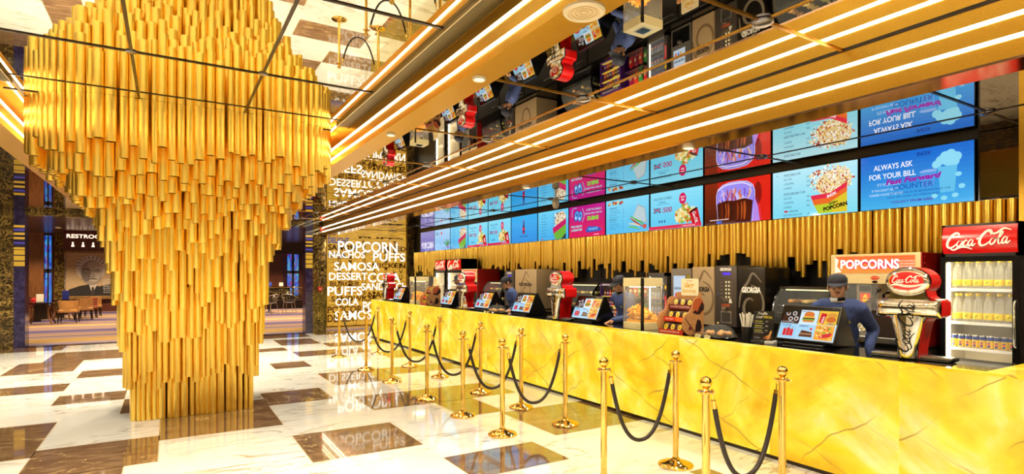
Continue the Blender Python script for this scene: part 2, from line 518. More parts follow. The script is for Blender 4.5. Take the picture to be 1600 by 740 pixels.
def floor():
    dark = [(1.09, 2.13, 5.18, 6.16), (2.13, 3.09, 4.09, 4.71), (-.08, 1.09, 6.67, 8.2), (1.09, 1.9, 7.73, 8.6),
            (-1.065, -.08, 5.93, 6.88), (-1.065, -.33, 4.6, 5.93), (-2.3, -1.065, 6.64, 8.11), (-1.275, -.5, 9.15, 9.83),
            (-.5, -.08, 8.2, 9.13), (-2.9, -1.275, 10.23, 10.93), (-1.27, -.2, 11.38, 12.21), (-2.37, -1.4, 12.26, 13.76),
            (-2.045, -.6, 13.76, 15.37), (-3.6, -2.02, 15.86, 17.0), (1.61, 2.24, 10.68, 11.42), (2.28, 3.19, 14.19, 15.5),
            (2.28, 3.75, 12.04, 12.9), (1.1, 2.26, 13.2, 13.8), (2.14, 3.2, 8.64, 9.83), (3.2, 4.7, 9.1, 9.83),
            (2.15, 4.2, 6.8, 7.7), (2.95, 3.5, 5.95, 6.8), (3.42, 4.8, 4.76, 5.9), (3.74, 3.95, 2.45, 3.3),
            (1.0, 3.3, 15.9, 17.1), (3.19, 4.7, 13.4, 14.2), (3.8, 4.7, 10.9, 12.0), (3.5, 5.2, 16.2, 18.6), (.1, 1.0, 1.5, 2.7), (-2.4, -1.4, 2.4, 3.4)]
    xs = sorted({-7, 7.4} | {v for d in dark for v in d[:2]}); ys = sorted({-6, 18.7} | {v for d in dark for v in d[2:]})
    mb = MB()
    for i in range(len(xs) - 1):
        for j in range(len(ys) - 1):
            cx, cy = (xs[i] + xs[i + 1]) / 2, (ys[j] + ys[j + 1]) / 2
            if cy > YP + .3 and cx < 3.5: continue
            m = BROWN_M if any(a < cx < b and c < cy < d for a, b, c, d in dark) else WHITE_M
            mb.add([(xs[i], ys[j], 0), (xs[i + 1], ys[j], 0), (xs[i + 1], ys[j + 1], 0), (xs[i], ys[j + 1], 0)], [(0, 1, 2, 3)], m)
    # fine pale joints round each dark slab
    J = D('#a58f6a', .3)
    for a, b, c, d in dark:
        for q in ((a - .004, a + .004, c, d), (b - .004, b + .004, c, d), (a, b, c - .004, c + .004), (a, b, d - .004, d + .004)):
            if q[3] > YP and q[0] < 3.4: continue
            mb.add([(q[0], q[2], .0006), (q[1], q[2], .0006), (q[1], q[3], .0006), (q[0], q[3], .0006)], [(0, 1, 2, 3)], J)
    struct(mb.build('floor'))
floor()

def ceilings():
    mb = MB(MIRROR)
    def pane(x0, x1, y0, y1, z): mb.add([(x0, y0, z), (x0, y1, z), (x1, y1, z), (x1, y0, z)], [(0, 1, 2, 3)])
    pane(-1.46, XB0, -6, YP, M1)
    struct(mb.build('ceiling'))
    mb = MB(MIRROR); pane(XB1, XQ0, -6, YT, M2); pane(XQ1, 7.4, -6, YT, M2)
    struct(mb.build('ceiling'))
    mb = MB(DMIRROR); pane(-7, -1.60, -6, YP, M2)
    struct(mb.build('ceiling'))
    # seams and the round fixings where they cross
    S = D('#2a1c0c', .35, .6); G = D('#b8862c', .25, 1.0); C = D('#8d8a96', .25, 1.0)
    mb = MB(S)
    for x in (-1.21, -.25, .71): mb.box(x - .012, x + .012, -6, YP, M1 - .006, M1 + .001)
    for y in NODE_Y:
        if y < YP: mb.box(-1.33, XB0 - .13, y - .012, y + .012, M1 - .0075, M1 + .001)
        for x in (-.25, .71):
            if abs(y - 8.27) > 1.7: mb.lathe([(0, -.008), (.034, -.008), (.04, -.004), (.04, 0)], 20, C, (x, y, M1 - .004))
    mb.box(-1.33, XB0 - .13, 6.53, 6.555, M1 - .005, M1 + .001)
    struct(mb.build('trim_1', smooth=40))
    mb = MB(G)
    mb.box(2.945, 2.965, -6, YT, M2 - .006, M2 + .001)
    for y in NODE_Y + [17.05]:
        mb.box(XB1, XQ0, y - .010, y + .010, M2 - .0075, M2 + .001)
        mb.lathe([(0, -.022), (.045, -.022), (.06, -.012), (.06, 0)], 20, C, (2.955, y, M2 - .004))
    struct(mb.build('trim_2', smooth=40))
    mb = MB(S)
    mb.box(6.33, 6.35, -6, YT, M2 - .006, M2 + .001)
    for y in [2.15 + 2.28 * i for i in range(-2, 8)]:
        mb.box(XQ1, 7.2, y - .010, y + .010, M2 - .0075, M2 + .001)
        mb.lathe([(0, -.022), (.045, -.022), (.06, -.012), (.06, 0)], 20, C, (6.34, y, M2 - .004))
    struct(mb.build('trim_3', smooth=40))
ceilings()

def grille(x0, x1, y0, y1, z, parent):
    mb = MB(BLACKM)
    mb.box(x0, x1, y0, y1, z - .004, z + .03)
    A = D('#7a683e', .4, .7)
    n = 9
    for i in range(n):
        x = x0 + (x1 - x0) * (i + .5) / n
        mb.box(x - .0018, x + .0018, y0, y1, z - .012, z - .003, A)
    mb.box(x0 - .012, x0, y0, y1, z - .018, z + .01, A); mb.box(x1, x1 + .006, y0, y1, z - .018, z + .01, A)
    return mb.build('vent', parent)
def lightline(x, y0, y1, z, face, parent, h=.022):
    """a strip light set flush in a vertical face; face -1 looks towards -X"""
    mb = MB(LED)
    mb.box(x - .006, x + .006, y0, y1, z - h / 2, z + h / 2)
    return mb.build('light_strip', parent)
def lobby_beam(name, x0, x1, face, y0, y1):
    mb = MB(GOLDP)
    mb.box(min(x0, x1), max(x0, x1), y0, y1, 3.085, M1 + .02)
    b = struct(mb.build(name))
    for z in (3.29, 3.165): lightline(x0, y0, y1, z, face, b)
    if face < 0: grille(x0 - .135, x0 - .008, y0, 6.75, M1 - .012, b)
    else: grille(x0 + .008, x0 + .135, y0, 6.75, M1 - .012, b)
    return b
lobby_beam('beam', XB0, XB1, -1, -6, YP)
lobby_beam('beam', -1.35, -1.6, 1, -6, YP)
def queue_beam():
    mb = MB(GOLDP)
    mb.box(XQ0, XQ1, -6, YT, 2.80, M2 + .01)
    b = struct(mb.build('beam'))
    for z in (3.02, 2.905): lightline(XQ0, -6, YT - .02, z, -1, b)
    m = MB(PINKMETAL); m.box(XQ0, XQ1 + .004, -6, YT, 2.785, 2.80); m.build('soffit', b)
    m = MB(D('#2a1c0c', .4)); m.box(XQ0 - .004, XQ0, -6, YT, M2 - .012, M2); m.build('seam_strip', b)  # dark strip along the seam where the beam meets the mirror
queue_beam()

def walls():
    mb = MB(simple_noise('cream_side_wall', (.78, .64, .44), (.84, .70, .5), 2, .3)); mb.box(-7.2, -7, -6, 4, 0, M1 + .2); struct(mb.build('wall_left'))
    mb = MB(DARK_M); mb.box(-7.2, -7, 4, YP, 0, M1 + .2); struct(mb.build('wall_left'))
    mb = MB(simple_noise('cream_wall', (.80, .68, .48), (.86, .74, .54), 2, .3)); mb.box(-7.2, 7.5, -6.2, -6, 0, M1 + .2); struct(mb.build('wall_back'))
    mb = MB(D('#0d0907', .35)); mb.box(XW, XW + .15, -6, 18.7, 0, M1 + .2); struct(mb.build('wall_right'))
    # end wall: dark marble round the text panel
    mb = MB(DARK_M)
    mb.box(3.9, 7.4, YT + .12, YT + .3, 0, M1 + .2)
    mb.box(6.97, 7.26, YT - .1, YT + .12, 0, M2)
    struct(mb.build('wall_end'))
    # portal wall with its jambs and lintel
    mb = MB(DARK_M)
    mb.box(-7, -2.99, YP, YP + .35, 0, M1 + .2)
    mb.box(3.53, 3.9, YP, YP + .35, 0, M1 + .2)
    mb.box(3.75, 3.9, YP + .35, YT + .12, 0, M1 + .2)
    mb.box(-2.99, 3.53, YP + .001, YP + .35, 3.03, M1 + .2)
    mb.box(-7, 4.1, YP, YP + .35, M1 + .2, 3.9)
    struct(mb.build('wall_portal'))
    Y0 = YP - .012
    for x0, x1 in ((-2.99, -2.79), (3.33, 3.53)):
        mb = MB(BLUE_M); mb.box(x0, x1, Y0, YP + .4, 0, M1)
        # lit bands showing in the upper half
        G = E('#e0a834', .9); G2 = E('#6a5bc0', .55)
        for i, z in enumerate((1.86, 1.99, 2.12, 2.24, 2.36, 2.47, 2.57, 2.66, 2.74)):
            mb.box(x0 + .004, x1 - .004, Y0 - .003, Y0, z, z + (.105 if i < 3 else .05), G if i % 3 != 1 else G2 if i > 3 else G)
        struct(mb.build('trim_4' if x0 < 0 else 'trim_5'))
    mb = MB(D('#0e0a0d', .12)); mb.box(-2.79, 3.33, YP, YP + .3, -.02, .004); struct(mb.build('trim_6'))
    mb = MB(GOLDP); mb.box(6.90, 7.20, 2.02, 2.10, 0, M2); struct(mb.build('trim_7'))
walls()

def round_fitting(name, label, cat, x, y, z, r, grp=None, lit=False):
    t = thing(name, label, cat, (x, y, z), group=grp)
    mb = MB(D('#d9c9a8', .35))
    mb.lathe([(r, 0), (r, -.012), (r * .9, -.022), (r * .78, -.020), (r * .74, -.012)], 28)
    mb.build('rim', t, smooth=40)
    mb = MB(E('#ffe2a8', 3.0) if lit else D('#cbb48c', .6))
    mb.lathe([(0, -.013), (r * .75, -.013)], 28, close=True)
    if not lit:
        for k in (.2, .4, .6): mb.lathe([(r * k, -.0135), (r * k, -.0165), (r * (k + .03), -.0165), (r * (k + .03), -.0135)], 28, D('#bfa87e', .6), close=True)
    mb.build('lens' if lit else 'cover', t, smooth=40)
    return t
round_fitting('ceiling_speaker', 'large round cream ceiling speaker flush in the gold lobby beam underside', 'speaker', 1.925, 2.42, 3.085, .115)
for i, y in enumerate((3.64, 5.55)):
    t = round_fitting('downlight', ['small round downlight under the gold lobby beam next to the round speaker',
        'small round downlight under the gold lobby beam near the tube column'][i], 'light', 1.93, y, 3.085, .05, 'downlights in the lobby beam', True)
for i, y in enumerate((3.46, 6.10, 8.75, 11.4)):
    round_fitting('downlight', '%s round downlight from the drinks fridge along the underside of the queue light beam' % ORD[i], 'light', 3.915, y, 2.785, .055, 'downlights in the queue beam', True)
t = thing('dome_camera', 'cream dome camera hanging from the mirror ceiling before the menu screens', 'camera', (6.0, 8.36, M2))
MB(D('#e8dcc0', .4)).cyl((0, 0, 0), (0, 0, -.12), .016).build('stem', t, smooth=40)
MB(D('#ecd9b0', .3)).lathe([(.03, -.08), (.06, -.1), (.066, -.16), (.06, -.22), (.04, -.262), (0, -.275)], 20).build('housing', t, smooth=60)

# ------------------------------------------------------------------ text wall
def text_panel():
    t = thing('word_panel', 'tall glowing wall panel covered with white snack words like POPCORN and SAMOSA', 'sign', (0, YT, 0))
    x0, x1, z1 = 4.31, 6.95, M2
    bk = newmat('amber_panel'); m, tr, b = bk
    v = coords(tr, (1, 1, 14)); f = noise(tr, v, 3, 3)
    c = ramp(tr, f, [(.35, (.24, .115, .010)), (.65, (.58, .31, .035))])
    b.inputs['Base Color'].default_value = (.06, .035, .01, 1); tr.links.new(c, b.inputs['Emission Color']); b.inputs['Emission Strength'].default_value = 1.5
    b.inputs['Roughness'].default_value = .12
    mb = MB(m); mb.box(x0, x1, 0, .11, .04, z1); mb.build('panel', t)
    mb = MB(GOLDP)
    for q in ((x0 - .02, x0, -.02, .11, .02, z1), (x1, x1 + .02, -.02, .11, .02, z1), (x0 - .02, x1 + .02, -.02, .11, .02, .04)): mb.box(*q)
    mb.build('frame', t)
    def P(u, v):
        k = YT / (756.6 - (u - 800) * .5188)
        return k * (459.1 + (u - 800) * .8549), EYE + k * (430 - v)
    W = E('#fffbe8', 1.7); B = D('#6e4508', .4); BL = E('#4b60b0', .5)
    mb = MB(W); mb.T = front(-.012)
    for s, u0, ub, u1, ut in (('POPCORN', 527, 392.5, 620, 376), ('NACHOS', 513, 402, 569, 391.5), ('PUFFS', 582, 407.5, 632, 394.5), ('SAMOSA', 521, 422, 592, 409),
                          ('DESSERT', 513, 437, 573, 425.5), ('COLA', 574, 440.5, 624, 426), ('SANDWICH', 564, 453, 635, 442), ('PUFFS', 510.5, 461.5, 565, 447.5),
                          ('COLA', 523, 477, 559, 466), ('POPCORN', 566, 486, 632, 471), ('SAMOSA', 522, 500, 592, 486)):
        a, za = P(u0, ub); b2, _ = P(u1, ub); _, zb = P(u0, ut)
        mb.lay = 0; mb.text(s, a + .02, za, zb - za, W, w=b2 - a, bold=.012, ext=.004)
    mb.build('white_lettering', t)
    mb = MB(B); mb.T = front(-.004)
    for s, u0, ub, u1, ut, mm in (('DELIGHT', 512, 379, 545, 370, BL), ('SAMOSA', 512, 390, 560, 381, B), ('COLA', 512, 401, 540, 394, BL), ('PUFFS', 560, 372, 630, 369, B),
                              ('SANDWICH', 517, 471, 585, 462, B), ('POPCORN', 511, 489, 575, 478, B), ('DESSERT', 511, 503, 560, 491, B), ('CHICKEN', 570, 418, 633, 410, B),
                              ('BURGER', 515, 447, 562, 439, B), ('NACHOS', 575, 465, 633, 455, B), ('CHEESE', 580, 500, 634, 490, B), ('SALTED', 590, 391, 634, 384, B)):
        a, za = P(u0, ub); b2, _ = P(u1, ub); _, zb = P(u0, ut)
        mb.lay = 0; mb.text(s, a + .01, za, zb - za, mm, w=b2 - a, bold=.03)
    # columns of small ghost words running up the panel
    for i, x in enumerate((4.75, 5.1, 5.55, 5.9, 6.3, 6.6, 6.82)):
        mb.lay = 0; mb.text(['SALSA CHEESE', 'CARAMEL', 'NACHOS DIP', 'POPCORN', 'COFFEE', 'SWEET CORN', 'PUFFS COLA'][i], x, .5 + .2 * (i % 3), .11, B, w=1.9, rot=R(90), bold=.02)
    mb.build('amber_lettering', t)
text_panel()
for i, (x, z, lab) in enumerate(((3.73, 1.26, 'small red fire call point on the marble jamb at chest height'), (3.78, 2.98, 'small red sounder high on the marble jamb beside the word panel'))):
    t = thing('fire_alarm', lab, 'alarm', (x, YP, z))
    MB(D('#c8140c', .3)).box(-.055, .055, -.04, 0, -.055, .055, bev=.01).build('housing', t)
    m = MB(D('#f4e6d8', .4)); m.T = front(-.0402); m.rect(-.035, -.012, .07, .024, D('#f4e6d8', .4)); m.build('plate', t)
# ------------------------------------------------------------------ gold tube column
random.seed(7)
CX, CY = .27, 8.30
def tube_mesh(r, ln, n=14):
    """open pipe with a wall: base at z=0, top at z=ln"""
    ri = r * .84; mb = MB(GOLD)
    def ring(rad, z): return [(rad * math.cos(2 * math.pi * i / n), rad * math.sin(2 * math.pi * i / n), z) for i in range(n)]
    vs = ring(ri, min(.15, ln)) + ring(ri, 0) + ring(r * .97, -.0) + ring(r, .004) + ring(r, ln) + ring(ri, ln)
    fs = [[], []]
    for j in range(5):
        for i in range(n):
            fs[0 if j == 0 else 1].append((j * n + i, j * n + (i + 1) % n, (j + 1) * n + (i + 1) % n, (j + 1) * n + i))
    mb.add(vs, [f[::-1] for f in fs[0]], GOLD_IN); 
    mb2 = MB(GOLD); mb2.add(vs, [f[::-1] for f in fs[1]], GOLD)
    return vs, fs
def add_tube(mb, x, y, z0, ln, r, n=14, G=None):
    vs, fs = tube_mesh(r, ln, n)
    mb.T = Matrix.Translation((x, y, z0))
    b = len(mb.v); mb.v += [mb.T @ Vector(v) for v in vs]
    for g, m in ((fs[0], GOLD_IN), (fs[1], G or GOLD)):
        i = mb.mi(m)
        for f in g: mb.f.append(tuple(b + k for k in f[::-1][::-1])); mb.m.append(i)
LAYERS = [(.62, 0.0, 0), (.67, .48, .13), (.72, .95, .16), (.775, 1.40, .16), (.83, 1.80, .14), (.90, 2.08, .11),
          (1.01, 2.32, .09), (1.14, 2.51, .07), (1.295, 2.68, .06), (1.49, 2.90, .11)]
def sq_point(a, t, pw):
    """point on a rounded square of half width a at arc fraction t"""
    ang = 2 * math.pi * t
    c, s = math.cos(ang), math.sin(ang)
    k = (abs(c) ** pw + abs(s) ** pw) ** (-1 / pw)
    return a * c * k, a * s * k
def column():
    t = thing('tube_column', 'huge gold column of stepped vertical tubes that widens up to the mirror ceiling', 'column', (CX, CY, 0))
    mb = MB(D('#3a2406', .5))
    prof = [(a * (.86 if k < 5 else .70), zb + .25) for k, (a, zb, _) in enumerate(LAYERS)] + [(1.08, M1)]
    prof[0] = (prof[0][0], 0)
    vs, fs = [], []
    for a, z in prof:
        vs += [(sx * a * .93, sy * a * .93, z) for sx, sy in ((-1, -1), (1, -1), (1, 1), (-1, 1))]
    for j in range(len(prof) - 1):
        for i in range(4): fs.append((j * 4 + i, j * 4 + (i + 1) % 4, j * 4 + 4 + (i + 1) % 4, j * 4 + 4 + i))
    fs += [(3, 2, 1, 0)]
    mb.add(vs, fs); mb.build('core', t)
    items = []
    for k, (a, zb, jit) in enumerate(LAYERS):
        pw = 16 if k < 5 else 16 - (k - 4) * 2.3
        top = LAYERS[k + 2][1] + .08 if k + 2 < len(LAYERS) else M1 - .001
        if k + 2 == len(LAYERS): top = M1 - .001
        # walk the outline by arc length
        N_ = 900; P = [sq_point(a, i / N_, pw) for i in range(N_ + 1)]
        s = 0; nxt = 0; r_prev = 0; r = 0
        for i in range(N_):
            dx, dy = P[i + 1][0] - P[i][0], P[i + 1][1] - P[i][1]
            s += math.hypot(dx, dy)
            if s >= nxt:
                r = random.choice((.023, .029, .035, .041)) if k < 2 else random.choice((.027, .034, .041, .047)) if k < 5 else random.choice((.032, .040, .048, .054))
                out = random.uniform(-.022, .02) if k else random.uniform(-.012, .008)
                nx, ny = P[i]; L = math.hypot(nx, ny)
                x, y = nx * (1 + out / L), ny * (1 + out / L)
                z0 = max(.002, zb + (random.uniform(-jit, jit) if k else 0))
                tp = max(top + random.uniform(0, .1) * (0 if top > M1 - .01 else 1), z0 + .3); tp = min(tp, M1 - .001)
                nextz = LAYERS[k + 1][1] if k + 1 < len(LAYERS) else M1
                items.append((x, y, z0, tp - z0, r, (nextz - z0) * r / math.hypot(x, y + 8.3) if y < -.5 * a and abs(x) < a * .97 else 0))
                nxt = s + r * random.uniform(1.75, 2.0)
    items.sort(key=lambda q: -q[5])
    for x, y, z0, ln, r, _ in items[:100]:
        m = MB(GOLD); add_tube(m, 0, 0, 0, ln, r); o = m.build('tube', t, smooth=40); o.location = (x, y, z0)
    m = MB(GOLD)
    for x, y, z0, ln, r, _ in items[100:]: add_tube(m, x, y, z0, ln, r, 12)
    o = m.build('tubes', t, smooth=40); o['kind'] = 'stuff'
column()
def tube_wall():
    t = thing('tube_backdrop', 'row of hanging gold tubes with ragged ends below the menu screens behind the counter', 'wall decoration', (7.08, 0, 0))
    random.seed(11); items = []; y = 2.16
    while y < 17.9:
        r = random.choice((.030, .036, .040, .046)); y += r * 1.02
        z0 = random.uniform(1.58, 1.78) if random.random() < .55 else random.uniform(1.76, 1.98)
        items.append((random.uniform(-.015, .02), y, z0, 2.408 - z0, r)); y += r * 1.02
    for k, (x, yy, z0, ln, r) in enumerate(items):
        if k < 100:
            m = MB(GOLD2); add_tube(m, 0, 0, 0, ln, r, G=GOLD2); o = m.build('tube', t, smooth=40); o.location = (x, yy, z0)
    m = MB(GOLD2)
    for x, yy, z0, ln, r in items[100:]: add_tube(m, x, yy, z0, ln, r, 10, GOLD2)
    o = m.build('tubes', t, smooth=40); o['kind'] = 'stuff'
tube_wall()
# ------------------------------------------------------------------ counter and rope barriers
CT = 1.0
def counter():
    t = thing('service_counter', 'long service counter with glowing yellow onyx front and polished black top', 'counter', (4.64, 0, 0))
    mb = MB(D('#120d08', .4)); mb.box(.03, .62, .6, 14.9, .02, CT - .03); mb.build('body', t)
    ys = [.0] + [1.05 + 1.06 * i for i in range(14)]
    ys[-1] = 14.92
    for i in range(len(ys) - 1):
        m = MB(ONYX); m.box(0, .03, ys[i] + .002, ys[i + 1] - .002, .035, CT - .012, bev=.004, seg=1)
        o = m.build('onyx_panel', t)
    m = MB(ONYX); m.box(-.006, .055, 0, 14.92, CT - .011, CT + .006, bev=.005); m.build('onyx_edge', t)
    m = MB(ONYX); m.box(.055, .9, 0, 1.6, CT - .02, CT + .006); m.build('onyx_top', t)
    m = MB(BLACKTOP); m.box(.055, .70, 1.602, 14.92, CT - .03, CT, bev=.003); m.build('worktop', t)
    m = MB(D('#2b1c0a', .3)); m.box(.012, .03, 0, 14.92, 0, .034); m.build('plinth', t)
    # back counter along the screen wall
    t = thing('back_counter', 'dark back counter along the screen wall carrying the coffee machines', 'counter', (6.3, 0, 0))
    m = MB(D('#15110d', .35)); m.box(.03, .89, 2.62, 13.05, .0, .92); m.build('body', t)
    m = MB(BLACKTOP); m.box(0, .90, 2.62, 13.05, .92, .95, bev=.004); m.build('worktop', t)
    for k in range(10):
        m = MB(D('#1d1813', .3)); m.box(.012, .03, 2.68 + k * 1.035, 2.68 + k * 1.035 + 1.0, .1, .88, bev=.004, seg=1); dr = m.build('door', t)
        m = MB(STEEL); m.tube([(.012, 2.75 + k * 1.035, .8), (-.012, 2.75 + k * 1.035, .8), (-.012, 2.95 + k * 1.035, .8), (.012, 2.95 + k * 1.035, .8)], .006, 6); m.build('handle', dr, smooth=40)
counter()

def barrier_posts():
    proto = thing('barrier_post', '', 'barrier', (0, 0, 0))
    mb = MB(BRASS); mb.lathe([(.150, 0), (.150, .012), (.142, .022), (.10, .036), (.05, .052), (.034, .062), (.030, .075), (0, .075)], 40); mb.build('base', proto, smooth=35)
    mb = MB(BRASS); mb.lathe([(.0255, .06), (.0255, .885), (.029, .888), (.029, .9)], 24); mb.build('pole', proto, smooth=35)
    mb = MB(BRASS)
    mb.lathe([(.0255, .893), (.052, .898), (.055, .902), (.052, .906), (.02, .910), (.015, .918), (.019, .926), (.012, .93)], 28)
    for a in range(4):
        c, s = math.cos(a * math.pi / 2), math.sin(a * math.pi / 2)
        mb.tube([(.05 * c, .05 * s, .905), (.064 * c, .064 * s, .908), (.07 * c, .07 * s, .9), (.066 * c, .066 * s, .892)], .004, 6)
    mb.build('collar', proto, smooth=35)
    mb = MB(BRASS); mb.sph((0, 0, .962), .0385, 28); mb.build('ball', proto, smooth=60)
    tree = kids(proto)
    rope0 = None
    YS = [2.47, 3.47, 5.07, 5.99, 7.07, 8.46, 9.80, 11.63]
    first = True
    for row, (x, rn) in enumerate(((2.96, 'row farther from counter'), (3.77, 'row beside onyx counter'))):
        for i, y in enumerate(YS):
            lab = '%s brass rope post from the drinks fridge end, %s' % (ORD[i], rn)
            if first: o = proto; o.location = (x, y, 0); o['label'] = lab; o['group'] = 'brass barrier posts'; first = False
            else: dup(proto, (x, y, 0), label=lab, group='brass barrier posts', tree=tree)
    rope0 = thing('barrier_rope', '', 'rope', (0, 0, 0))
    x0, x1 = 3.03, 3.70; zt = .81; sag = .285
    pts = []
    for i in range(33):
        s = -1 + 2 * i / 32; k = 2.0
        pts.append((x0 + .008 + (x1 - x0 - .016) * (i / 32), 0, sag + (zt - sag) * (.5 * s * s + .5 * abs(s) ** 3.4)))
    mb = MB(simple_noise('dark_rope', (.010, .004, .003), (.028, .011, .006), 60, .55)); mb.tube(pts, .0165, 12); mb.build('cord', rope0, smooth=50)
    for s, x in ((1, x0), (-1, x1)):
        mb = MB(BRASS); mb.cyl((x + s * .009, 0, zt - .025), (x, 0, zt + .028), .0185, .017, 14)
        mb.tube([(x, 0, zt + .028), (x - s * .002, 0, zt + .05), (x - s * .007, 0, zt + .075), (x - s * .003, 0, zt + .088), (x + s * .004, 0, zt + .08), (x + s * .004, 0, zt + .062)], .0045, 7)
        mb.build('hook', rope0, smooth=40)
    tree = kids(rope0)
    for i, y in enumerate(YS):
        lab = '%s drooping dark rope from the drinks fridge end, hung between two brass posts' % ORD[i]
        if i == 0: rope0.location = (0, y, 0); rope0['label'] = lab; rope0['group'] = 'barrier ropes'
        else: dup(rope0, (0, y, 0), label=lab, group='barrier ropes', tree=tree)
barrier_posts()
# ------------------------------------------------------------------ menu screens
SW, SH = 1.125, .632
def popcorn_heap(mb, cx, cy, rx, ry, n, seed=1, cols=('#fff4d8', '#f6dc9a', '#f2efe4', '#c9542c', '#e9c05a', '#a83a22', '#fffdf5'), r=.013):
    rnd = random.Random(seed)
    for i in range(n):
        a = rnd.uniform(0, math.pi * 2); q = math.sqrt(rnd.random())
        x, y = cx + math.cos(a) * q * rx, cy + math.sin(a) * q * ry
        s = rnd.uniform(.6, 1.25) * r
        mb.disc(x, y, s, s * rnd.uniform(.6, 1), E(rnd.choice(cols), 1.0), 7, rnd.uniform(0, 3))
DK, NV, CR, WH = '#123a66', '#1b2f7c', '#c3124a', '#ffffff'
def lines(mb, rows, x, x2, h, col='#17456e'):
    for y, a, b, head in rows:
        mb.text(a, x, y, h * (1.05 if head else 1), E(col), bold=.012 if head else 0)
        if b: mb.text(b, x2, y, h, E(col), align='r')
        if head: mb.rect(x, y - .008, .2, .0025, E(col))
def s_ask(mb):
    mb.grad(0, 0, SW, SH, '#44b4ee', '#1468d2', 12)
    mb.text('INOX', .60, .555, .040, E('#10348c'), w=.135, bold=.03)
    # popcorn cup outline, pale on blue
    P = '#8fdcf6'
    for x, y, r in ((.83, .47, .05), (.87, .51, .05), (.92, .53, .045), (.97, .49, .05), (.79, .43, .045), (.90, .46, .06), (.95, .44, .05)): mb.disc(x, y, r, r, E(P))
    mb.poly([(.80, .40), (.98, .40), (.955, .12), (.825, .12)], E('#63c2ee'))
    mb.disc(.71, .37, .085, .02, E('#8fb4ee')); mb.poly([(.63, .36), (.79, .36), (.765, .2), (.655, .2)], E('#4f9be6'))
    for x, y in ((.77, .09), (.86, .06), (.96, .08), (1.02, .17), (.99, .30)): mb.disc(x, y, .03, .025, E(P))
    mb.text('ALWAYS ASK', .15, .455, .062, E(WH), w=.41, bold=.01)
    mb.text('FOR YOUR BILL', .10, .350, .062, E(WH), w=.49, bold=.01)
    mb.text("IT'S YOUR RIGHT", .19, .265, .032, E('#d9f2ff'), w=.25)
    mb.text("IF YOU DON'T GET IT", .13, .205, .026, E('#d9f2ff'), w=.28)
    mb.text('CONSIDER YOUR BEVERAGE FREE', .10, .155, .024, E('#d9f2ff'), w=.36)
    mb.text('Fast Forward', .28, .275, .062, E('#9b1fa6'), w=.56, bold=.05, shear=.25, rot=.03)
    mb.text('COUNTER', .36, .205, .055, E('#1c44a8'), w=.40)
    mb.text('SKIP YOUR PACK OF BEVERAGE FROM THE', .32, .155, .020, E('#1c3f9c'), w=.60)
    mb.text('INOX APP, KIOSK OR WEBSITE AND', .30, .115, .020, E('#1c3f9c'), w=.52)
    mb.text('COLLECT FROM HERE', .34, .055, .026, E('#5b1ea0'), w=.42, bold=.02)
def s_popcorn(mb):
    mb.grad(0, 0, SW, SH, '#7fdcf4', '#b9ecfa', 10)
    lines(mb, [(.565, 'POPCORN TUB', '', 1), (.505, 'SALTED', '240', 0), (.445, 'CARAMEL', '270', 0), (.385, 'CHEESE', '270', 0),
               (.31, 'POPCORN BIG TUB', '', 1), (.25, 'SALTED', '420', 0), (.19, 'CARAMEL', '450', 0), (.13, 'CHEESE', '450', 0)], .165, .53, .023)
    for y in (.505, .445, .385, .25, .19, .13): mb.text('1', .07, y, .016, E('#17456e'))
    mb.text('QTY', .055, .57, .014, E('#17456e'))
    mb.disc(.20, .085, .03, .013, E('#d01a30')); mb.text('ADD-ON', .245, .072, .022, E(DK), bold=.02)
    mb.text('BUTTER DOLLOP', .165, .022, .023, E('#17456e')); mb.text('20', .53, .022, .022, E('#17456e'), align='r')
    T = [(.66, .24), (1.10, .36), (1.125, .0), (.80, .0)]
    mb.disc(.84, .40, .23, .15, E('#e7c98a'), 24, .25)
    popcorn_heap(mb, .85, .42, .25, .18, 420, 3)
    mb.poly([(.63, .235), (.88, .245), (1.085, .36), (1.085, .30), (.87, .19), (.65, .18)], E('#e6294a'))
    mb.poly([(.65, .18), (.87, .19), (1.085, .30), (1.085, .24), (.86, .12), (.675, .11)], E('#f06a2a'))
    mb.poly([(.675, .11), (.86, .12), (1.085, .24), (1.085, 0), (.735, 0)], E('#bcd22e'))
    mb.poly([(.92, .15), (1.085, .24), (1.085, 0), (.90, 0)], E('#e0c82e'))
    mb.text('INOX', .85, .185, .035, E(WH), bold=.04, rot=.36)
    mb.text('EVERY', .87, .095, .03, E('#2a1408'), bold=.04, rot=.2); mb.text('POPCORN', .80, .025, .05, E('#2a1408'), bold=.06, rot=.18)
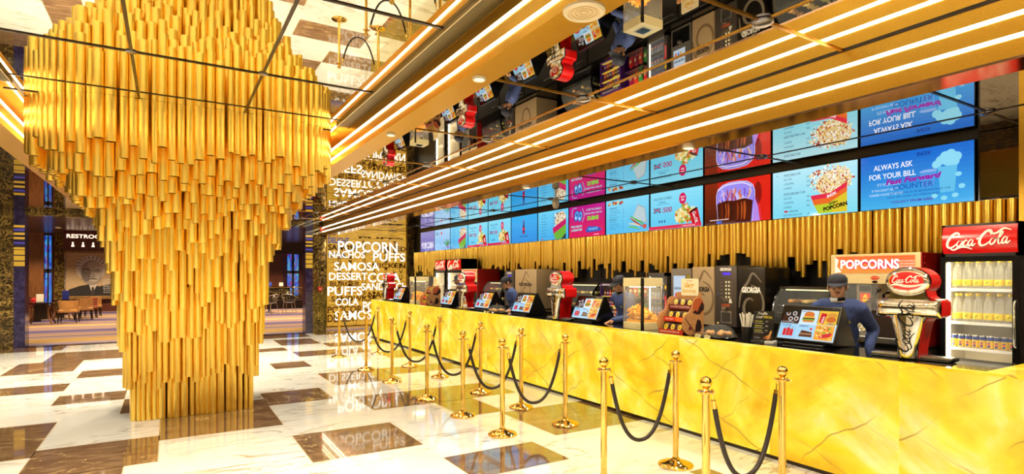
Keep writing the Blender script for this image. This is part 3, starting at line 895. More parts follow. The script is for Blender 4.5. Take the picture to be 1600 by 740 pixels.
def s_cola(mb):
    mb.rect(0, 0, SW, SH, E('#e01e14'))
    mb.grad(0, 0, .26, SH, '#4a160a', '#8a2a10', 8)
    mb.grad(.24, 0, .14, SH, '#7a2010', '#c42414', 6)
    mb.disc(.93, .40, .06, .16, E('#8e130c'))
    G = lambda k, c: mb.poly([(.555 + (x - .555) * k, .30 + (y - .30) * k if y > .3 else y) for x, y in ((.25, .0), (.235, .16), (.215, .33), (.215, .44), (.25, .53), (.33, .585), (.46, .61), (.62, .61), (.76, .59), (.85, .53), (.885, .44), (.885, .33), (.86, .16), (.84, .0))], E(c))
    G(1.0, '#c9c2f6'); G(.955, '#7f6fdc'); G(.91, '#9d8cf0')
    rnd = random.Random(12)
    for i in range(46):
        x, y = rnd.uniform(.27, .82), rnd.uniform(.30, .52)
        mb.stroke([(x, y), (x + rnd.uniform(-.02, .02), y - .05), (x + rnd.uniform(-.04, .04), y - rnd.uniform(.08, .14))], rnd.uniform(.02, .05), E(rnd.choice(('#b8a8f8', '#7a5ad8', '#e0a0b0', '#d8744a', '#a04a7a', '#c8c0ff', '#5a3ab8', '#e8b080'))))
    mb.poly([(.27, .0), (.255, .16), (.245, .30), (.40, .34), (.56, .325), (.72, .345), (.86, .30), (.845, .16), (.83, .0)], E('#4a140a'))
    for i in range(24):
        x = rnd.uniform(.30, .80); mb.stroke([(x, .30), (x + .01, .18), (x, .04)], rnd.uniform(.02, .045), E(rnd.choice(('#6a200c', '#8e3412', '#3a0e08', '#b8501c', '#541a0c'))))
    mb.stroke([(.26, .50), (.40, .565), (.56, .575), (.72, .565), (.85, .50)], .018, E('#e8e0ff'), False)
    mb.poly([(.86, .0), (.89, .36), (.95, .2), (.98, .0)], E('#b88ae8'))
    mb.rect(.12, .055, .34, .014, E('#e0c8c0')); mb.rect(.24, .01, .10, .03, E('#3a6ad8'))
def s_nacho(mb, old='570', new='500', badge='SAVE', kind=0):
    mb.grad(0, 0, SW, SH, '#5ccbf2', '#8fe2fa', 10)
    mb.text(['NACHOS COMBO', 'POPCORN COMBO'][kind], .08, .50, .04, E('#16386e'), w=.40)
    mb.rect(.20, .455, .15, .01, E('#2a5a9a')); mb.rect(.15, .425, .27, .006, E('#3a78b0'))
    mb.text(old, .085, .285, .085, E('#1a2a6a'), w=.15, bold=.02); mb.stroke([(.07, .30), (.25, .37)], .012, E(CR), False); mb.stroke([(.07, .37), (.25, .29)], .012, E(CR), False)
    mb.text(':' + new, .27, .285, .085, E('#b01464'), w=.22, bold=.02)
    for x in (.21, .27, .33): mb.disc(x, .135, .016, .022, E('#24489a'))
    mb.disc(.72, .475, .075, .095, E('#d4145e')); mb.text(badge, .72, .49, .026, E(WH), align='c', bold=.02); mb.text('100', .72, .44, .032, E(WH), align='c', bold=.03)
    rnd = random.Random(int(new))
    mb.poly([(.58, .10), (1.0, .10), (1.02, .22), (.80, .36), (.62, .24)], E('#e8c468'))
    for i in range(70):
        x, y = rnd.uniform(.58, 1.0), 0
        y = .09 + rnd.random() * (.30 - abs(x - .78) * .5); a = rnd.uniform(0, 6.3); s = rnd.uniform(.03, .055)
        mb.poly([(x + s * math.cos(a + q), y + s * math.sin(a + q)) for q in (0, 2.1, 4.2)], E(rnd.choice(('#f0cf6a', '#e6b64a', '#f6e09a', '#7fb93a', '#d2622a', '#f4eec8'))))
    # red drink can, tilted
    mb.poly([(.88, .22), (1.045, .29), (1.11, .06), (.955, .0)], E('#c81224')); mb.disc(.963, .262, .09, .02, E('#3a0a10'), 18, .4)
    coke_script(mb, 1.0, .145, .2, E(WH), R(-72)) if kind == 0 else mb.text('POP', .965, .2, .05, E(WH), bold=.05, rot=R(-72))
    mb.rect(0, 0, SW, .055, E('#e01c4c')); mb.text('+ TAXES AS APPLICABLE', .72, .018, .018, E(WH))
def s_sandwich(mb):
    mb.grad(0, 0, SW, SH, '#56bff0', '#84dcf8', 10)
    for i, (x, c) in enumerate(((.07, '#b04a2a'), (.09, '#d8c08a'), (.19, '#9a3a22'), (.22, '#caa060'), (.26, '#b8452a'), (.31, '#e0c890'), (.38, '#8e2f3a'), (.42, '#c05a3a'))): mb.disc(x + .02, .56 + .012 * (i % 3), .035, .03, E(c), 12)
    rnd = random.Random(5)
    for i in range(10):
        y = .47 - i * .043
        if i in (0, 5): mb.text(['SANDWICHES', 'PUFFS & ROLLS'][i // 5], .10, y, .022, E(DK), w=.2, bold=.03)
        else: mb.text(['CHEESE CHILLI', 'CORN SPINACH', 'PANEER TIKKA', 'CLUB GRILLED', 'VEG PUFF', 'PANEER PUFF', 'CHICKEN PUFF', 'MASALA ROLL'][(i - 1) % 8], .10, y, .019, E('#1c5c92'), w=.2 + .05 * (i % 3)); mb.text(str(180 + 10 * i), .50, y, .018, E('#1c5c92'), align='r')
    mb.rect(.54, 0, .004, SH, E('#a8e4fa'))
    mb.poly([(.70, .22), (.86, .50), (1.04, .42), (1.10, .14)], E('#9fb8c4')); mb.poly([(.72, .24), (.86, .47), (1.02, .40), (1.06, .17)], E('#bcd0d6'))
    mb.stroke([(.66, .30), (.82, .22), (.95, .16), (1.06, .06)], .03, E('#58b42a')); mb.stroke([(.66, .26), (.82, .17), (1.0, .08)], .03, E('#b4472c'))
    mb.stroke([(.62, .16), (.80, .14), (.92, .10)], .03, E('#e9d8b0')); mb.stroke([(.60, .10), (.76, .09), (.9, .04)], .025, E('#74c23a'))
    mb.disc(1.03, .09, .05, .04, E('#d4524a'))
def s_dubai(mb):
    mb.grad(0, 0, SW, SH, '#e0165a', '#c01a8c', 10)
    for k, (x, y) in enumerate(((.24, .44), (.36, .42))):
        mb.disc(x, y, .075, .115, E('#1d3fa0'), 18, -.3); mb.disc(x + .006, y, .06, .098, E('#5aa8ea'), 18, -.3); mb.disc(x + .01, y + .02, .02, .035, E('#1d3fa0'), 12); mb.disc(x - .02, y - .04, .022, .02, E('#e8f4ff'), 12)
    mb.stroke([(.10, .42), (.12, .58), (.26, .60)], .012, E('#8ac8f2'), False); mb.stroke([(.44, .30), (.50, .44), (.44, .58)], .012, E('#8ac8f2'), False)
    mb.text('A TRIP TO GLAM, A', .56, .51, .04, E('#9adcf4'), w=.47, bold=.02); mb.text('CRUISE, AND A TRIP TO', .52, .44, .034, E('#9adcf4'), w=.52, bold=.02)
    mb.text('DUBAI!', .60, .325, .082, E('#7edc3c'), w=.34, bold=.05)
    mb.text('WIN A WALK TO', .07, .20, .045, E('#8ee0ea'), w=.36, bold=.04); mb.text('A DREAM TRIP', .07, .13, .045, E('#8ee0ea'), w=.36, bold=.04)
    mb.poly([(.54, .12), (.62, .20), (.86, .19), (1.04, .13), (.98, .09), (.60, .08)], E('#2458c0')); mb.text('TICKETS', .62, .12, .05, E('#8ec8f4'), w=.3, bold=.04)
    mb.rect(.80, .025, .16, .014, E('#f6c0d8'))
def s_menu(mb):
    mb.grad(0, 0, SW, SH, '#3fb0ee', '#70d4f8', 10)
    for i in range(8):
        mb.text(['POPCORN', 'SALTED', 'CARAMEL', 'CHEESE', 'POPCORN BIG', 'SALTED', 'CARAMEL', 'BUTTER'][i], .13, .54 - i * .066, .024, E('#155090'), w=.17 + .05 * (i % 2)); mb.text(str(220 + 20 * i), .60, .54 - i * .066, .022, E('#155090'), align='r')
    mb.disc(.17, .03, .03, .014, E('#d01a30'))
    mb.disc(.86, .42, .20, .16, E('#d9c49a'), 22, .25); popcorn_heap(mb, .87, .42, .21, .18, 150, 9, ('#f2efe4', '#f0d8a8', '#b8683a', '#fffbe8', '#7a5a48'), .018)
    mb.poly([(.64, .24), (1.125, .42), (1.125, .30), (.68, .12)], E('#c81a64')); mb.poly([(.68, .12), (1.125, .30), (1.125, 0), (.74, 0)], E('#6cb43a')); mb.poly([(.95, 0), (1.125, .12), (1.125, 0)], E('#2c3a4a'))
def s_bottle(mb):
    mb.grad(0, 0, SW, SH, '#1f92e4', '#38b4f4', 10)
    mb.poly([(.50, .24), (.505, .36), (.525, .42), (.53, .50), (.57, .50), (.575, .42), (.595, .36), (.60, .24), (.585, .2), (.515, .2)], E('#3a1c66')); mb.rect(.50, .28, .10, .07, E('#d81c34')); mb.rect(.532, .50, .036, .03, E('#c01830')); mb.rect(.515, .21, .07, .04, E('#b4183a'))
    mb.text('TASTE THE FEELING', .36, .13, .03, E('#0f3468'), w=.38, bold=.02)
def s_plant(mb):
    mb.grad(0, 0, SW, SH, '#7ab8f0', '#a8d8fa', 10)
    mb.text('1.25 L', .06, .47, .09, E('#35488c'), w=.3, bold=.02); mb.disc(.52, .51, .05, .05, E('#e0524a'))
    for k, (a, c) in enumerate(((1.2, '#2c9a4a'), (1.6, '#1f7a5a'), (2.0, '#3cb456'), (2.4, '#2a8a8a'), (.8, '#1f8a4a'))): mb.stroke([(.92, .06), (.92 + .16 * math.cos(a), .06 + .16 * math.sin(a)), (.92 + .34 * math.cos(a), .06 + .26 * math.sin(a))], .05, E(c))
    mb.disc(.98, .08, .06, .05, E('#8a4ac0'))
def s_glare(mb):
    mb.grad(0, 0, SW, SH, '#6a66b8', '#8f8ccc', 10)
    mb.text('POPCORN', .10, .10, .2, E('#efeaff'), w=.95, bold=.03)  # reflection of the word panel's lettering, painted into the picture as glowing text
DESIGN = [(s_ask, 'blue menu screen telling guests ALWAYS ASK FOR YOUR BILL'), (s_popcorn, 'pale blue popcorn tub price screen with a large heap of popcorn, beside the bill notice'),
          (s_cola, 'red menu screen showing a close-up glass of cola'), (s_nacho, 'blue nachos combo screen with the price 500, beside the red cola screen'),
          (s_sandwich, 'blue sandwich price screen beside the magenta advert'), (s_dubai, 'magenta advert screen with the green word DUBAI'),
          (s_menu, 'blue popcorn price screen beside the magenta advert'), (s_bottle, 'plain blue screen with one small dark bottle in its middle'),
          (lambda mb: s_nacho(mb, '570', '500', 'SAVE', 1), 'blue combo screen with the price 500, beside the single bottle screen'),
          (lambda mb: s_nacho(mb, '810', '700', 'SAVE', 1), 'blue combo screen with the price 700'), (s_menu, 'blue popcorn price screen beside the 700 combo'),
          (s_plant, 'pale blue screen with green leaves near the word panel'), (s_glare, 'dim lilac end screen with a painted reflection of POPCORN, next to the word panel')]
def screens():
    for i, (fn, lab) in enumerate(DESIGN):
        y_hi = 3.66 + 1.162 * i
        t = thing('menu_screen', lab, 'screen', (XW - .075, y_hi, 2.425), -90, 'menu screens above the counter')
        m = MB(BLACK); m.box(-.008, SW + .008, 0, .06, -.012, SH + .012, bev=.003); m.build('housing', t)
        m = MB(); m.T = front(-.0005); fn(m); m.build('display', t)
    # dark mirror at the end of the row
    t = thing('wall_mirror', 'narrow dark mirror panel beside the ALWAYS ASK screen', 'mirror', (XW - .04, 2.50, 2.425), -90)
    m = MB(DMIRROR); m.box(.0, .36, 0, .03, 0, M2 - 2.432); m.build('glass', t)
    m = MB(BLACK)
    for q in ((-.012, 0, -.004, .03, -.012, M2 - 2.43), (.36, .372, -.004, .03, -.012, M2 - 2.43), (0, .36, -.004, .03, -.012, 0)): m.box(*q)
    m.build('frame', t)
screens()
# ------------------------------------------------------------------ restaurant seen through the portal
RF = 0.0
def restaurant():
    m, t, b = newmat('wavy_carpet')
    v = coords(t, (.16, .50, 1)); w = t.nodes.new('ShaderNodeTexWave')
    w.wave_type = 'BANDS'; w.bands_direction = 'Y'
    w.inputs['Scale'].default_value = .12; w.inputs['Distortion'].default_value = 7; w.inputs['Detail'].default_value = 2.2; w.inputs['Detail Scale'].default_value = .9
    t.links.new(v, w.inputs['Vector'])
    c = ramp(t, w.outputs['Fac'], [(0, (.05, .03, .09)), (.22, (.12, .08, .17)), (.30, (.45, .25, .04)), (.40, (.06, .03, .03)), (.52, (.16, .11, .20)), (.62, (.50, .29, .05)), (.70, (.05, .03, .06)), (.85, (.20, .14, .22)), (1, (.42, .24, .05))])
    t.links.new(c, b.inputs['Base Color']); b.inputs['Roughness'].default_value = .9
    mb = MB(m); mb.box(-9, 9, YP + .3, 33, -.03, .002); struct(mb.build('floor'))
    mb = MB(simple_noise('red_brown_wall', (.10, .028, .014), (.16, .045, .022), 3, .35)); mb.box(-9, 9, 32, 32.2, 0, 3.4); struct(mb.build('wall_restaurant'))
    mb = MB(simple_noise('brown_ceiling', (.05, .026, .012), (.08, .04, .018), 2, .25)); mb.box(-9, 9, YP + .35, 32, 3.28, 3.4); struct(mb.build('ceiling'))
    mb = MB(WOOD); mb.box(-9, -4.1, 28.0, 28.3, 0, 3.28); struct(mb.build('wall_panelled'))
    mb = MB(DARK_M); mb.box(-3.78, -3.48, 28.0, 28.4, 0, 3.28); struct(mb.build('pillar'))
    mb = MB(DARK_M); mb.box(8.85, 9, YP + 2, 32, 0, 3.28); struct(mb.build('wall_restaurant'))
    mb = MB(D('#3a2010', .3)); mb.box(-4.1, 8, 31.0, 31.2, 2.75, 3.28); struct(mb.build('beam'))
    for nm, x0, yy, z0, z1, ww, pp in (('window_1', -4.09, 28.1, .5, 3.2, .085, .13), ('window_2', 5.35, 31.6, .6, 3.2, .22, .34)):
        mm, tt, bb = newmat('stained_glass'); vv = coords(tt, (5, 5, 1.8)); n = t_vor = tt.nodes.new('ShaderNodeTexVoronoi'); n.inputs['Scale'].default_value = 3.0
        tt.links.new(vv, n.inputs['Vector'])
        cc = ramp(tt, n.outputs['Color'], [(.2, (.01, .03, .35)), (.4, (.02, .15, .6)), (.55, (.05, .35, .55)), (.66, (.25, .02, .12)), (.8, (.04, .1, .5))])
        tt.links.new(cc, bb.inputs['Emission Color']); bb.inputs['Emission Strength'].default_value = 1.1; bb.inputs['Base Color'].default_value = (.02, .02, .05, 1)
        mb = MB(mm)
        for k in range(2):
            mb.box(x0 + k * pp, x0 + ww + k * pp, yy, yy + .03, z0, 1.75); mb.box(x0 + k * pp, x0 + ww + k * pp, yy, yy + .03, 1.9, z1)
        w_ = struct(mb.build(nm))
        mb = MB(D('#1a0e08', .4)); mb.box(x0 - .03, x0, yy - .02, yy + .06, 0, 3.28); mb.box(x0 + ww, x0 + pp, yy - .02, yy + .06, 0, 3.28); mb.box(x0 + pp + ww, x0 + pp + ww + .04, yy - .02, yy + .06, 0, 3.28)
        mb.box(x0, x0 + pp + ww, yy - .02, yy + .06, 1.75, 1.9); mb.box(x0, x0 + pp + ww, yy - .02, yy + .06, 0, z0); mb.build('window_frame', w_)
    # lamps of the restaurant ceiling
    for x in (-4.2, -2.2, .0, 2.4, 4.2, 5.8):
        for y in (20.5, 23.5, 26.5, 30.0):
            spot('restaurant_spot', (x, y, 3.2), 430, R(120), .7, (1, .78, .5), .08)
    for i, (x, y) in enumerate(((-3.9, 22.3), (-3.2, 24.5), (-2.5, 27.4))):
        round_fitting('downlight', 'small downlight in the restaurant ceiling, %s from the portal' % ORD[i], 'light', x, y, 3.28, .09, 'restaurant ceiling downlights', True)
    # framed portrait: a generic white-haired man in a suit
    pt = thing('wall_portrait', 'large framed halftone portrait of a white-haired man in a suit on the restaurant wall', 'picture', (-2.95, 31.85, 0))
    f = MB(simple_noise('bronze_frame', (.20, .10, .03), (.32, .17, .05), 6, .4)); W2, z0, z1 = 1.0, .72, 2.66
    for q in ((-W2 - .16, -W2, z0 - .16, z1 + .16), (W2, W2 + .16, z0 - .16, z1 + .16), (-W2, W2, z0 - .16, z0), (-W2, W2, z1, z1 + .16)): f.box(q[0], q[1], 0, .12, q[2], q[3], bev=.02, seg=1)
    f.build('frame', pt)
    mm, tt, bb = newmat('speckled_print'); nz = noise(tt, coords(tt), 60, 4, .8); tt.links.new(ramp(tt, nz, [(.4, (.42, .27, .13)), (.6, (.70, .52, .30))]), bb.inputs['Base Color']); bb.inputs['Roughness'].default_value = .7
    p = MB(); p.T = front(.03); DD = lambda h: D(h, .8)
    p.rect(-W2, z0, 2 * W2, z1 - z0, mm)
    p.poly([(-.95, z0), (-.85, 1.02), (-.45, 1.18), (-.12, 1.25), (.25, 1.15), (.75, 1.28), (1.0, 1.05), (1.1, z0)], DD('#2a2422'))
    p.poly([(-.14, 1.3), (.0, .8), (.2, 1.3)], DD('#c9bdb0')); p.poly([(-.02, 1.12), (.06, 1.12), (.09, .8), (.0, .72), (-.05, .8)], DD('#3a3434'))
    p.disc(-.05, 1.98, .56, .58, DD('#d9d0c4'), 26)
    for k in range(26):
        a = R(20 + 140 * k / 25); p.stroke([(-.05 + .42 * math.cos(a), 1.95 + .45 * math.sin(a)), (-.05 + .62 * math.cos(a + .12), 1.95 + .60 * math.sin(a + .12))], .045, DD(('#efe8dc', '#8d857c', '#c4bab0')[k % 3]))
    p.disc(-.02, 1.78, .41, .56, DD('#a0958a'), 26); p.disc(.06, 1.82, .33, .46, DD('#c4b8aa'), 26); p.disc(-.22, 1.72, .16, .36, DD('#7d736b'), 18)
    for x in (-.2, .2): p.disc(x, 1.86, .115, .085, DD('#4a4442'), 16); p.disc(x, 1.86, .095, .068, DD('#b5a99c'), 16); p.disc(x, 1.86, .035, .03, DD('#221e1e'), 10)
    p.rect(-.09, 1.86, .18, .02, DD('#4a4442')); p.poly([(-.03, 1.86), (.05, 1.86), (.11, 1.62), (-.09, 1.62)], DD('#ab9f92')); p.stroke([(-.1, 1.6), (0, 1.57), (.12, 1.6)], .03, DD('#5a514c'))
    p.stroke([(-.16, 1.47), (.02, 1.5), (.2, 1.47)], .05, DD('#5d4a46')); p.stroke([(-.28, 1.58), (-.2, 1.42)], .02, DD('#6a605a')); p.stroke([(.3, 1.6), (.24, 1.42)], .02, DD('#6a605a'))
    p.stroke([(-.34, 1.98), (-.2, 2.03), (-.08, 1.97)], .035, DD('#e6ddd0')); p.stroke([(.08, 1.97), (.2, 2.03), (.34, 1.98)], .035, DD('#e6ddd0'))
    for k in range(7): p.text(['CINEMA', 'MAKE THE', 'PICTURE', 'AND THEN', 'SHOW IT', 'TO ALL', 'WHO ASK'][k], .40, 1.42 - k * .095, .07 - .004 * k, DD('#efe6da'), w=.62)
    p.build('print', pt)
    # restroom sign: glowing letters on a hanging red-brown board
    sg = thing('restroom_sign', 'lit RESTROOMS sign with small pictograms on a hanging brown board', 'sign', (-2.36, 26.0, 0))
    f = MB(D('#4a160c', .4)); f.box(-.9, .9, 0, .1, 2.55, 3.28); f.build('board', sg)
    p = MB(); p.T = front(-.006); L = E('#ffd9b8', 2.2)
    p.text('RESTROOMS', -.80, 3.02, .14, L, w=1.3, bold=.02)
    for i in range(4):
        x = -.62 + i * .30; p.disc(x, 2.84, .03, .03, L, 12); p.poly([(x - .05, 2.70), (x + .05, 2.70), (x + .025, 2.80), (x - .025, 2.80)], L)
    p.build('lettering', sg)
    # tub chairs in a row
    LE = simple_noise('tan_leather', (.42, .19, .05), (.52, .26, .08), 14, .45); LE2 = simple_noise('red_leather', (.26, .06, .03), (.34, .09, .04), 14, .45); LG = D('#1e0f07', .35)
    def chair(loc, mat, lab, rot):
        c = thing('dining_chair', lab, 'chair', loc, rot, 'restaurant chairs beside the long table')
        q = MB(mat); q.box(-.28, .28, -.28, .28, .36, .47, bev=.035, seg=3); q.build('seat', c, smooth=50)
        q = MB(mat)
        out = [(.29 * math.cos(R(a)) * (1 if abs(math.cos(R(a))) < .8 else 1.0), .29 * math.sin(R(a))) for a in range(-20, 201, 10)]
        inn = [(.235 * math.cos(R(a)), .235 * math.sin(R(a))) for a in range(200, -21, -10)]
        q.prism(out + inn, .38, .78); q.build('backrest', c, smooth=40)
        for x in (-.23, .23):
            for y in (-.23, .23): k = MB(LG); k.cyl((x, y, .37), (x * 1.12, y * 1.12, 0), .024, .016, 8); k.build('leg', c, smooth=50)
        return c
    for i, (x, y, mt, lab) in enumerate(((-2.97, 24.9, LE, 'tan leather tub chair, first in the row beside the restaurant table'), (-2.70, 26.3, LE, 'tan leather tub chair, second in the row beside the restaurant table'),
                                         (-2.66, 27.4, LE2, 'dark red leather tub chair in the row beside the restaurant table'), (-2.62, 28.5, LE, 'tan leather tub chair at the end of the row, by the portrait'))):
        chair((x, y, 0), mt, lab, -80 if i else 178)
    def table(loc, w, d, lab, grp, h=.74):
        tb = thing('dining_table', lab, 'table', loc, 0, grp)
        q = MB(D('#1c0d06', .12)); q.box(-w / 2, w / 2, -d / 2, d / 2, h - .04, h, bev=.012); q.build('tabletop', tb)
        for x in (-1, 1):
            for y in (-1, 1):
                k = MB(WOOD); k.tube(spline([(x * w * .42, y * d * .4, h - .04), (x * w * .3, y * d * .33, h * .62), (x * w * .36, y * d * .36, h * .28), (x * w * .47, y * d * .42, .0)], 4), .026, 7); k.build('leg', tb, smooth=50)
        q = MB(D('#1c0d06', .4)); q.box(-.16, .16, -.16, .16, .18, h - .04); q.build('pedestal', tb)
        return tb
    table((-3.66, 24.55, 0), .72, .8, 'dark wooden table with curved legs before the cushioned sofa', 'restaurant tables')
    table((-3.38, 27.1, 0), .55, 1.3, 'long dark table behind the tan chairs', 'restaurant tables')
    def card(loc, h, col, lab):
        c = thing('menu_stand', lab, 'menu', loc, 0); q = MB(D(col, .4)); q.box(-.1, .1, -.012, .012, .012, h, bev=.004, seg=1); q.build('card', c); q = MB(BLACKM); q.box(-.11, .11, -.06, .06, 0, .013); q.build('base', c)
    card((-3.3, 26.9, .74), .34, '#2c3a9a', 'blue menu stand on the long restaurant table')
    card((-3.7, 24.6, .74), .28, '#e6dccb', 'white card stand on the curved leg table')
    # curved sofa with cushions
    sf = thing('curved_sofa', 'curved brown sofa against the wood panelling', 'sofa', (-4.15, 25.6, 0), 0)
    arc = lambda r0, r1, a0, a1: [(r1 * math.cos(R(a)), r1 * math.sin(R(a))) for a in range(a0, a1 + 1, 6)] + [(r0 * math.cos(R(a)), r0 * math.sin(R(a))) for a in range(a1, a0 - 1, -6)]
    q = MB(simple_noise('brown_leather', (.13, .05, .018), (.2, .08, .03), 12, .4)); q.T = Matrix.Translation((-.3, 1.6, 0)); q.prism(arc(.80, 1.35, 204, 300), .14, .46); q.build('seat', sf, smooth=40)
    q = MB(simple_noise('brown_leather_back', (.13, .05, .018), (.2, .08, .03), 12, .4)); q.T = Matrix.Translation((-.3, 1.6, 0)); q.prism(arc(.68, .82, 198, 306), .14, .86); q.build('backrest', sf, smooth=40)
    q = MB(D('#150c06', .4)); q.T = Matrix.Translation((-.3, 1.6, 0)); q.prism(arc(.85, 1.28, 206, 298), .0, .14); q.build('base', sf)
    for i, (x, y, col, lab) in enumerate(((-5.26, 26.70, '#e4d6c0', 'cream cushion at the end of the curved sofa'), (-4.93, 26.38, '#b03a3a', 'dusky red cushion beside the cream one on the curved sofa'),
                                          (-4.48, 26.25, '#e0cdb0', 'pale cushion in the middle of the curved sofa'), (-4.05, 26.34, '#c8202c', 'bright red cushion on the curved sofa'))):
        c = thing('cushion', lab, 'cushion', (x, y, .49), 10 * i, 'cushions on the curved sofa')
        q = MB(simple_noise('cushion_cloth', tuple(.7 * a for a in rgb(col)), rgb(col), 8, .9)); q.sph((0, 0, .18), (.19, .08, .18), 16, T=None)
        for k, v_ in enumerate(q.v):
            xx, zz = v_.x / .19, (v_.z - .18) / .18; s = max(abs(xx), abs(zz)); L = math.hypot(xx, zz) or 1
            g = 1 + (L / max(s, 1e-3) - 1) * .7; q.v[k] = Vector((v_.x * g if s else 0, v_.y, .18 + (v_.z - .18) * g * .98))
        q.build('cover', c, smooth=60)
    # planter hedge with rail, wire chairs and a round table on the other side
    h = thing('planter_hedge', 'low clipped hedge in a planter with a brass rail inside the restaurant', 'planter', (5.0, 30.2, 0))
    q = MB(D('#2a160a', .4)); q.box(-.9, 1.35, -.2, .2, 0, .42, bev=.01, seg=1); q.build('box', h)
    rnd = random.Random(4); q = MB(simple_noise('hedge_leaves', (.05, .05, .008), (.16, .12, .02), 10, .7))
    for k in range(900):
        x, y, z = rnd.uniform(-.9, 1.3), rnd.uniform(-.22, .2), rnd.uniform(.4, .98); s = .05; a = rnd.uniform(0, 6.3); dz = rnd.uniform(-1, 1)
        q.add([(x, y, z), (x + s * math.cos(a), y + s * math.sin(a), z + s * dz * .5), (x + s * 1.4 * math.cos(a + .5), y + s * 1.4 * math.sin(a + .5), z + s * dz), (x + s * math.cos(a + 1), y + s * math.sin(a + 1), z + s * dz * .5)], [(0, 1, 2, 3)])
    o = q.build('leaves', h)
    q = MB(BRASS)
    for x in (-.9, .9, 1.3): q.cyl((x, -.26, 0), (x, -.26, 1.08), .03, n=8)
    q.tube([(-.9, -.26, 1.06), (1.3, -.26, 1.06)], .025, 8); q.tube([(-.9, -.26, .82), (1.3, -.26, .82)], .016, 8); q.build('rail', h, smooth=50)
    CH = D('#b8a48c', .3, .6)
    def wire_chair(loc, rot, lab):
        c = thing('wire_armchair', lab, 'chair', loc, rot, 'wire armchairs by the hedge')
        q = MB(D('#3a2416', .5)); q.lathe([(0, .44), (.22, .44), (.24, .46), (.22, .48), (0, .48)], 20); q.build('seat', c, smooth=50)
        q = MB(CH); q.tube(spline([(.30, -.24, .66), (.31, 0, .70), (.22, .24, .80), (0, .31, .84), (-.22, .24, .80), (-.31, 0, .70), (-.30, -.24, .66)], 5), .017, 7)
        for a in range(-10, 191, 25): q.cyl((.22 * math.cos(R(a)), .22 * math.sin(R(a)), .46), (.3 * math.cos(R(a)), .3 * math.sin(R(a)), .70 + .13 * max(0, math.sin(R(a)))), .007, n=5)
        q.build('back_frame', c, smooth=50)
        for x in (-.17, .17):
            for y in (-.17, .17): k = MB(CH); k.cyl((x, y, .45), (x * 1.3, y * 1.3, 0), .012, .01, 6); k.build('leg', c, smooth=50)
    wire_chair((4.55, 26.4, 0), 150, 'pale wire armchair in front of the hedge, facing the table')
    wire_chair((3.75, 26.1, 0), 215, 'pale wire armchair tucked beside the gold column edge by the hedge')
    rt = thing('cafe_table', 'small round cafe table beside the wire armchairs', 'table', (3.85, 27.3, 0))
    q = MB(D('#2a160a', .15)); q.lathe([(0, .72), (.42, .72), (.43, .735), (.42, .75), (0, .75)], 28); q.build('tabletop', rt, smooth=40)
    q = MB(BLACKM); q.lathe([(.22, 0), (.2, .02), (.03, .05), (.03, .72)], 18); q.build('pedestal', rt, smooth=40)
    dt = thing('service_table', 'dark service table with small items behind the hedge', 'table', (4.7, 31.0, 0)); q = MB(D('#1a0d06', .2)); q.box(-.7, .7, -.2, .2, 1.02, 1.08); q.build('tabletop', dt)
    q = MB(D('#1a0d06', .4)); q.box(-.65, .65, -.17, .17, 0, 1.02); q.build('cabinet', dt)
    card((4.4, 30.98, 1.08), .22, '#3c50b8', 'small blue card on the service table behind the hedge')
    card((4.95, 30.98, 1.08), .2, '#f0e6d4', 'small white card on the service table behind the hedge')
restaurant()
# ------------------------------------------------------------------ things on the front counter
RED = D('#d4100c', .22, coat=.5)
def dispenser_outline(g=0.0):
    half = [(.066 - g, 0), (.074 - g, .10), (.090 - g, .20), (.106 - g, .275), (.128 - g, .305 + g), (.20 - g, .315 + g), (.215 - g, .33 + g), (.22 - g, .385), (.215 - g, .437 - g), (.20 - g, .452 - g), (.150 - g, .460 - g), (.128 - g, .478)]
    head = [((.156 - g) * math.cos(R(a)), .590 + (.114 - g) * math.sin(R(a))) for a in range(-40, 91, 10)]
    right = half + head
    return right + [(-x, z) for x, z in reversed(right[:-1])]
def disp_width(z):
    pts = [(0, .064), (.10, .072), (.20, .088), (.275, .104), (.33, .11)]
    for (a, wa), (b, wb) in zip(pts, pts[1:]):
        if z <= b: return wa + (wb - wa) * max(0, z - a) / (b - a)
    return pts[-1][1]
def disp_depth(x, z):
    """how far the rounded chrome stands out at (x, z)"""
    d = .02
    w = disp_width(z)
    if z < .36 and abs(x) < w: d = max(d, .02 + .048 * math.sqrt(max(0, 1 - (x / w) ** 2)))
    q = (z - .383) / .070
    if abs(q) < 1 and abs(x) < .216: d = max(d, .02 + .050 * math.sqrt(1 - q * q) * min(1, (1 - (abs(x) / .216) ** 10)))
    q = (x / .152) ** 2 + ((z - .590) / .110) ** 2
    if q < 1: d = max(d, .02 + .044 * (1 - q) ** .5)
    return d
def _dome(rx, rz, dp, o, n=32, k=8):
    bm = bmesh.new(); prev = None
    for j in range(k + 1):
        a = math.pi / 2 * j / k; r_, h_ = math.cos(a), math.sin(a)
        ring = [bm.verts.new((o[0] + rx * r_ * math.cos(2 * math.pi * i / n), o[1] + rz * r_ * math.sin(2 * math.pi * i / n), o[2] + dp * h_)) for i in range(n)] if j < k else [bm.verts.new((o[0], o[1], o[2] + dp))]
        if prev:
            for i in range(n):
                bm.faces.new([prev[i], prev[(i + 1) % n], ring[(i + 1) % n], ring[i]] if j < k else [prev[i], prev[(i + 1) % n], ring[0]])
        prev = ring
    bm.verts.index_update()
    return bm
